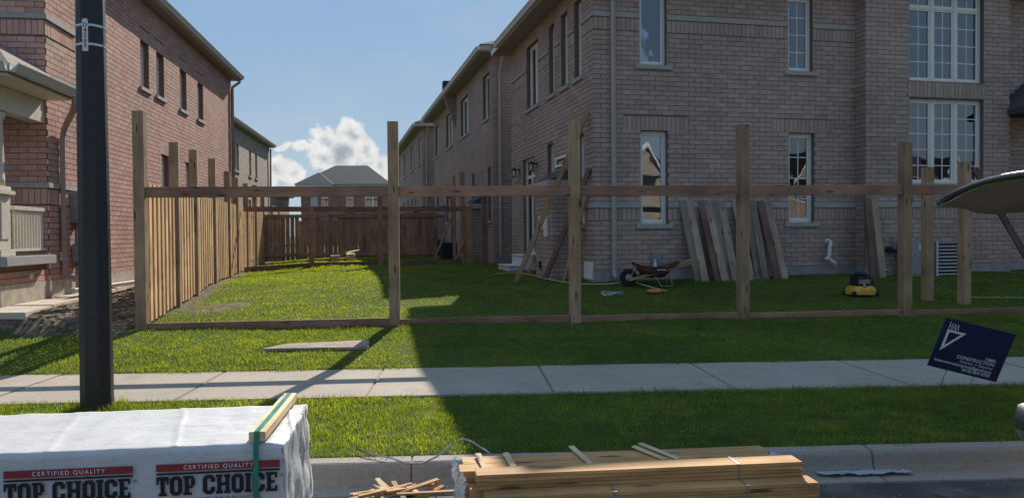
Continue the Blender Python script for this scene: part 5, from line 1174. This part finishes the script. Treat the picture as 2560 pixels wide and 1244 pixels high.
def debris():
    g = MB()
    for i in range(420):
        x = rng.uniform(-2, 4.2); w_ = rng.uniform(4.25, 4.97); y = w_ + .06 * x; s_ = rng.uniform(.004, .014) * (1.6 if rng.random() < .08 else 1); z = -.13 if w_ < 4.8 else -.122; n0 = len(g.v)
        pts = [(x + s_ * math.cos(q), y + s_ * math.sin(q) * .8, z) for q in (0.3, 2.1, 4.0, 5.4)]; g.v += pts + [(x + .2 * s_, y, z + s_ * .8)]; g.f += [(n0, n0 + 1, n0 + 4), (n0 + 1, n0 + 2, n0 + 4), (n0 + 2, n0 + 3, n0 + 4), (n0 + 3, n0, n0 + 4)]
    g.build('grit', 'rock', kind='stuff', label='loose grit and crumbs of soil along the gutter')
debris()

# ------------------------------------------------------------------ parked car with raised tailgate (mostly beyond the right edge)
CR = thing('parked_car', (2.80, 3.45, -.13), math.atan(.06), 'dark blue parked car with its tailgate raised, cut off by the right edge', 'car')
side = [(.10, .40), (.14, .58), (.19, .92), (.27, 1.02), (.42, 1.52), (.60, 1.60), (1.9, 1.62), (2.6, 1.50), (3.25, 1.06), (4.2, .92), (4.42, .72), (4.45, .40), (4.2, .25), (.2, .25)]
side = [(x, z * 1.09) for x, z in side]; g = MB(); n = len(side)
ys_ = [(-.88, .10), (-.84, .03), (-.70, 0), (.70, 0), (.84, .03), (.88, .10)]
for yy, ins in ys_:
    for (x, z) in side:
        f_ = max(0, (z - .95)) * .28; g.v.append((x + ins * (1 if x < 2.2 else -1), yy * (1 - f_ * .6), z - ins * .3))
for k_ in range(len(ys_) - 1):
    for i in range(n):
        j = (i + 1) % n
        if 3 <= i <= 4: continue                              # tailgate opening
        g.f.append((k_ * n + i, k_ * n + j, (k_ + 1) * n + j, (k_ + 1) * n + i))
g.f.append(tuple(range(n))); g.f.append(tuple(range((len(ys_) - 1) * n, len(ys_) * n))[::-1]); g.build('body', 'car_paint', CR, smooth=False, bevel=.02)
for x in (.85, 3.55):
    for s_ in (-1, 1):
        g = MB(); g.tube([(x, s_ * .70, .33), (x, s_ * .90, .33)], .33, 28); wh = g.build('wheel', 'rubber', CR, bevel=.02); g = MB(); g.tube([(x, s_ * .70, .33), (x, s_ * .91, .33)], .20, 20); g.build('rim', 'steel', wh)
for s_ in (-1, 1):
    g = MB(); g.box(.10, .26, s_ * .58, s_ * .80, .86, 1.06); g.build('tail_light', 'tail_red', CR, bevel=.03)
    for xa, xb_ in ((.55, 1.35), (1.42, 2.35)): g = MB(); g.box(xa, xb_, s_ * .775, s_ * .80, 1.04, 1.44); g.build('side_window', 'car_glass', CR, bevel=.01)
g = MB(); nB = 14
for i in range(nB + 1):
    yy = -.90 + 1.80 * i / nB; bul = -.10 * (1 - (yy / .9) ** 4) ; 
    for (dx_, z) in ((.05, .38), (-.01, .45), (-.03, .55), (-.01, .62), (.10, .645)): g.v.append((dx_ + bul + .06, yy, z))
for i in range(nB):
    for k_ in range(4): a_ = i * 5 + k_; g.f.append((a_, a_ + 1, a_ + 6, a_ + 5))
g.build('rear_bumper', 'car_paint', CR, smooth=True)
# tailgate: curved shell hinged at the roof, lifted to just above level
gm = Matrix.Translation((.75, 0, 1.80)) @ Matrix.Rotation(R(-2.2), 4, 'Y')
def gate_pt(s_, yy, inner):
    L = 1.24; x = -L * s_ - (.10 * (1 - (yy / .80) ** 2) * s_); hw = .80 - .05 * s_ * 0; z = .05 * (1 - s_) * s_ * 4 * .4 + .10 * (1 - (yy / .8) ** 2)
    z -= .012 * max(0, s_ - .92) / .08
    if inner: z -= .035 + .11 * min(1, 6 * (1 - s_)) * min(1, 5 * (1 - abs(yy) / .8) + .25)
    return gm @ Vector((x, yy, z))
for inner, nm, mt in ((False, 'tailgate', 'car_paint'), (True, 'tailgate_lining', 'car_trim')):
    g = MB(); a_, b_ = 22, 20; lim = 1.0 if not inner else .985
    for j in range(b_ + 1):
        for i in range(a_ + 1): g.v.append(tuple(gate_pt(lim * i / a_, (-.80 + 1.6 * j / b_) * lim, inner)))
    for j in range(b_):
        for i in range(a_): k_ = j * (a_ + 1) + i; g.f.append((k_, k_ + 1, k_ + a_ + 2, k_ + a_ + 1))
    o_ = g.build(nm, mt, CR if not inner else tg_, smooth=True)
    if not inner:
        tg_ = o_; sm_ = o_.modifiers.new('thickness', 'SOLIDIFY'); sm_.thickness = .03
for s_ in (-1, 1):
    g = MB(); g.tube([(.30, s_ * .70, 1.25), tuple(gate_pt(.45, s_ * .66, True))], .011, 8); g.build('gas_strut', 'black_metal', CR)

# ------------------------------------------------------------------ grass
def blades(name, n, xr, yr, mask, hmin, hmax, wd, label, lean_=.55, seed=1, clump=.45):
    r = np.random.default_rng(seed); x = r.uniform(*xr, n); y = r.uniform(*yr, n); keep = mask(x, y); x, y = x[keep], y[keep]
    d = dirt_mask(x, y); keep = r.random(len(x)) > np.clip(d * 1.15 - .08, 0, .985); x, y = x[keep], y[keep]; n = len(x)
    cl = .5 + .5 * np.sin(x * 5.1 + 2 * np.sin(y * 3.3)) * np.sin(y * 6.3 + 1.7 * np.sin(x * 4.1))
    cl2 = .5 + .5 * np.sin(x * 1.3 + 1.1 * np.sin(y * 1.9 + 2)) * np.sin(y * 1.7 + 1.3 * np.sin(x * 1.1))
    h = r.uniform(hmin, hmax, n) * (1 - clump + clump * cl + .25 * (cl2 - .5)); z = G(x, y) - .006
    a = r.uniform(0, 2 * math.pi, n); la = a + r.normal(0, .5, n); ln = h * np.abs(r.normal(lean_, .22, n)); w2 = wd * r.uniform(.6, 1.3, n) / 2
    ca, sa = -np.sin(a) * w2, np.cos(a) * w2; ux, uy = np.cos(la) * ln, np.sin(la) * ln
    hz = np.sqrt(np.maximum(h * h - ln * ln * .8, (h * .3) ** 2))
    V = np.empty((n, 5, 3), np.float32)
    V[:, 0] = np.stack([x - ca, y - sa, z], 1); V[:, 1] = np.stack([x + ca, y + sa, z], 1)
    V[:, 2] = np.stack([x + ux * .35 + ca * .8, y + uy * .35 + sa * .8, z + hz * .6], 1); V[:, 3] = np.stack([x + ux * .35 - ca * .8, y + uy * .35 - sa * .8, z + hz * .6], 1)
    V[:, 4] = np.stack([x + ux, y + uy, z + hz], 1)
    me = bpy.data.meshes.new(name); me.vertices.add(n * 5); me.vertices.foreach_set('co', V.ravel())
    b = np.arange(n)[:, None] * 5; loops = np.concatenate([b + 0, b + 1, b + 2, b + 3, b + 3, b + 2, b + 4], 1).ravel()
    me.loops.add(len(loops)); me.loops.foreach_set('vertex_index', loops.astype(np.int32))
    me.polygons.add(2 * n); ls = (np.arange(n)[:, None] * 7 + np.array([[0, 4]])).ravel(); lt = np.tile([4, 3], n)
    me.polygons.foreach_set('loop_start', ls.astype(np.int32)); 
    try: me.polygons.foreach_set('loop_total', lt.astype(np.int32))
    except Exception: pass
    tn = np.repeat(r.random(n), 5).astype(np.float32); at = me.attributes.new('tint', 'FLOAT', 'POINT'); at.data.foreach_set('value', tn)
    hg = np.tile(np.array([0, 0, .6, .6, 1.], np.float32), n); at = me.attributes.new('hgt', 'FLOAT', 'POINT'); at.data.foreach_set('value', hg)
    me.materials.append(MATS['grass']); me.update(calc_edges=True); me.validate()
    o = link(name, me); o['kind'] = 'stuff'; o['label'] = label; return o
Wc = lambda x, y: y - .06 * x
def in_cover(x, y): return (x > -2.92) & (x < -1.62) & (y - .19 * (x + 2.2) > 9.02) & (y - .19 * (x + 2.2) < 9.36)
def house_free(x, y):
    q = (x - RH_O.x) * math.cos(RH_A) + (y - RH_O.y) * math.sin(RH_A); v = -(x - RH_O.x) * math.sin(RH_A) + (y - RH_O.y) * math.cos(RH_A); return (v < -.02) | (q < -.02)
def walk_free(x, y): return x > np.interp(y, [e[1] for e in edge], [e[0] for e in edge])
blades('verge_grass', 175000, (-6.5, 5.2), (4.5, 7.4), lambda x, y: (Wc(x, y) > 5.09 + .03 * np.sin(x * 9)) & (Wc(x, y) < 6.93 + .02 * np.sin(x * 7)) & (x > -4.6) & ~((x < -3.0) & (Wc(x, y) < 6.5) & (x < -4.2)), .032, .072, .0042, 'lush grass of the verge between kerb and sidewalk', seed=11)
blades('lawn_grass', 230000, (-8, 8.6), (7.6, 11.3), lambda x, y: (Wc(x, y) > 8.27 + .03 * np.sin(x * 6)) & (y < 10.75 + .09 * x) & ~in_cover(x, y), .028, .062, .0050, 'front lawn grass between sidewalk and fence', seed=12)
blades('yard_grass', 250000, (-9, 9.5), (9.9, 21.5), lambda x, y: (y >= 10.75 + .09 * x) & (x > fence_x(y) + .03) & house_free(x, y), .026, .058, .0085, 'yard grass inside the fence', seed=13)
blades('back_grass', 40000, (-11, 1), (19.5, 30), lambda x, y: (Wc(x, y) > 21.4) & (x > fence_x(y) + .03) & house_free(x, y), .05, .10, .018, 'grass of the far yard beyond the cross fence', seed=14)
blades('weeds', 1500, (-8.2, -4.4), (9.8, 13.5), lambda x, y: (x < fence_x(y) - .05) & walk_free(x, y) & (np.sin(x * 4.1 + 1) * np.sin(y * 3.7) > .0), .03, .10, .012, 'sparse weeds in the bare soil beside the path', seed=15)

blades('pole_tuft', 800, (-3.72, -3.2), (6.3, 6.8), lambda x, y: (np.hypot(x - lx, y - ly) > .11) & (np.hypot(x - lx, y - ly) < .24), .05, .12, .004, 'taller grass around the foot of the lamp post', seed=16)
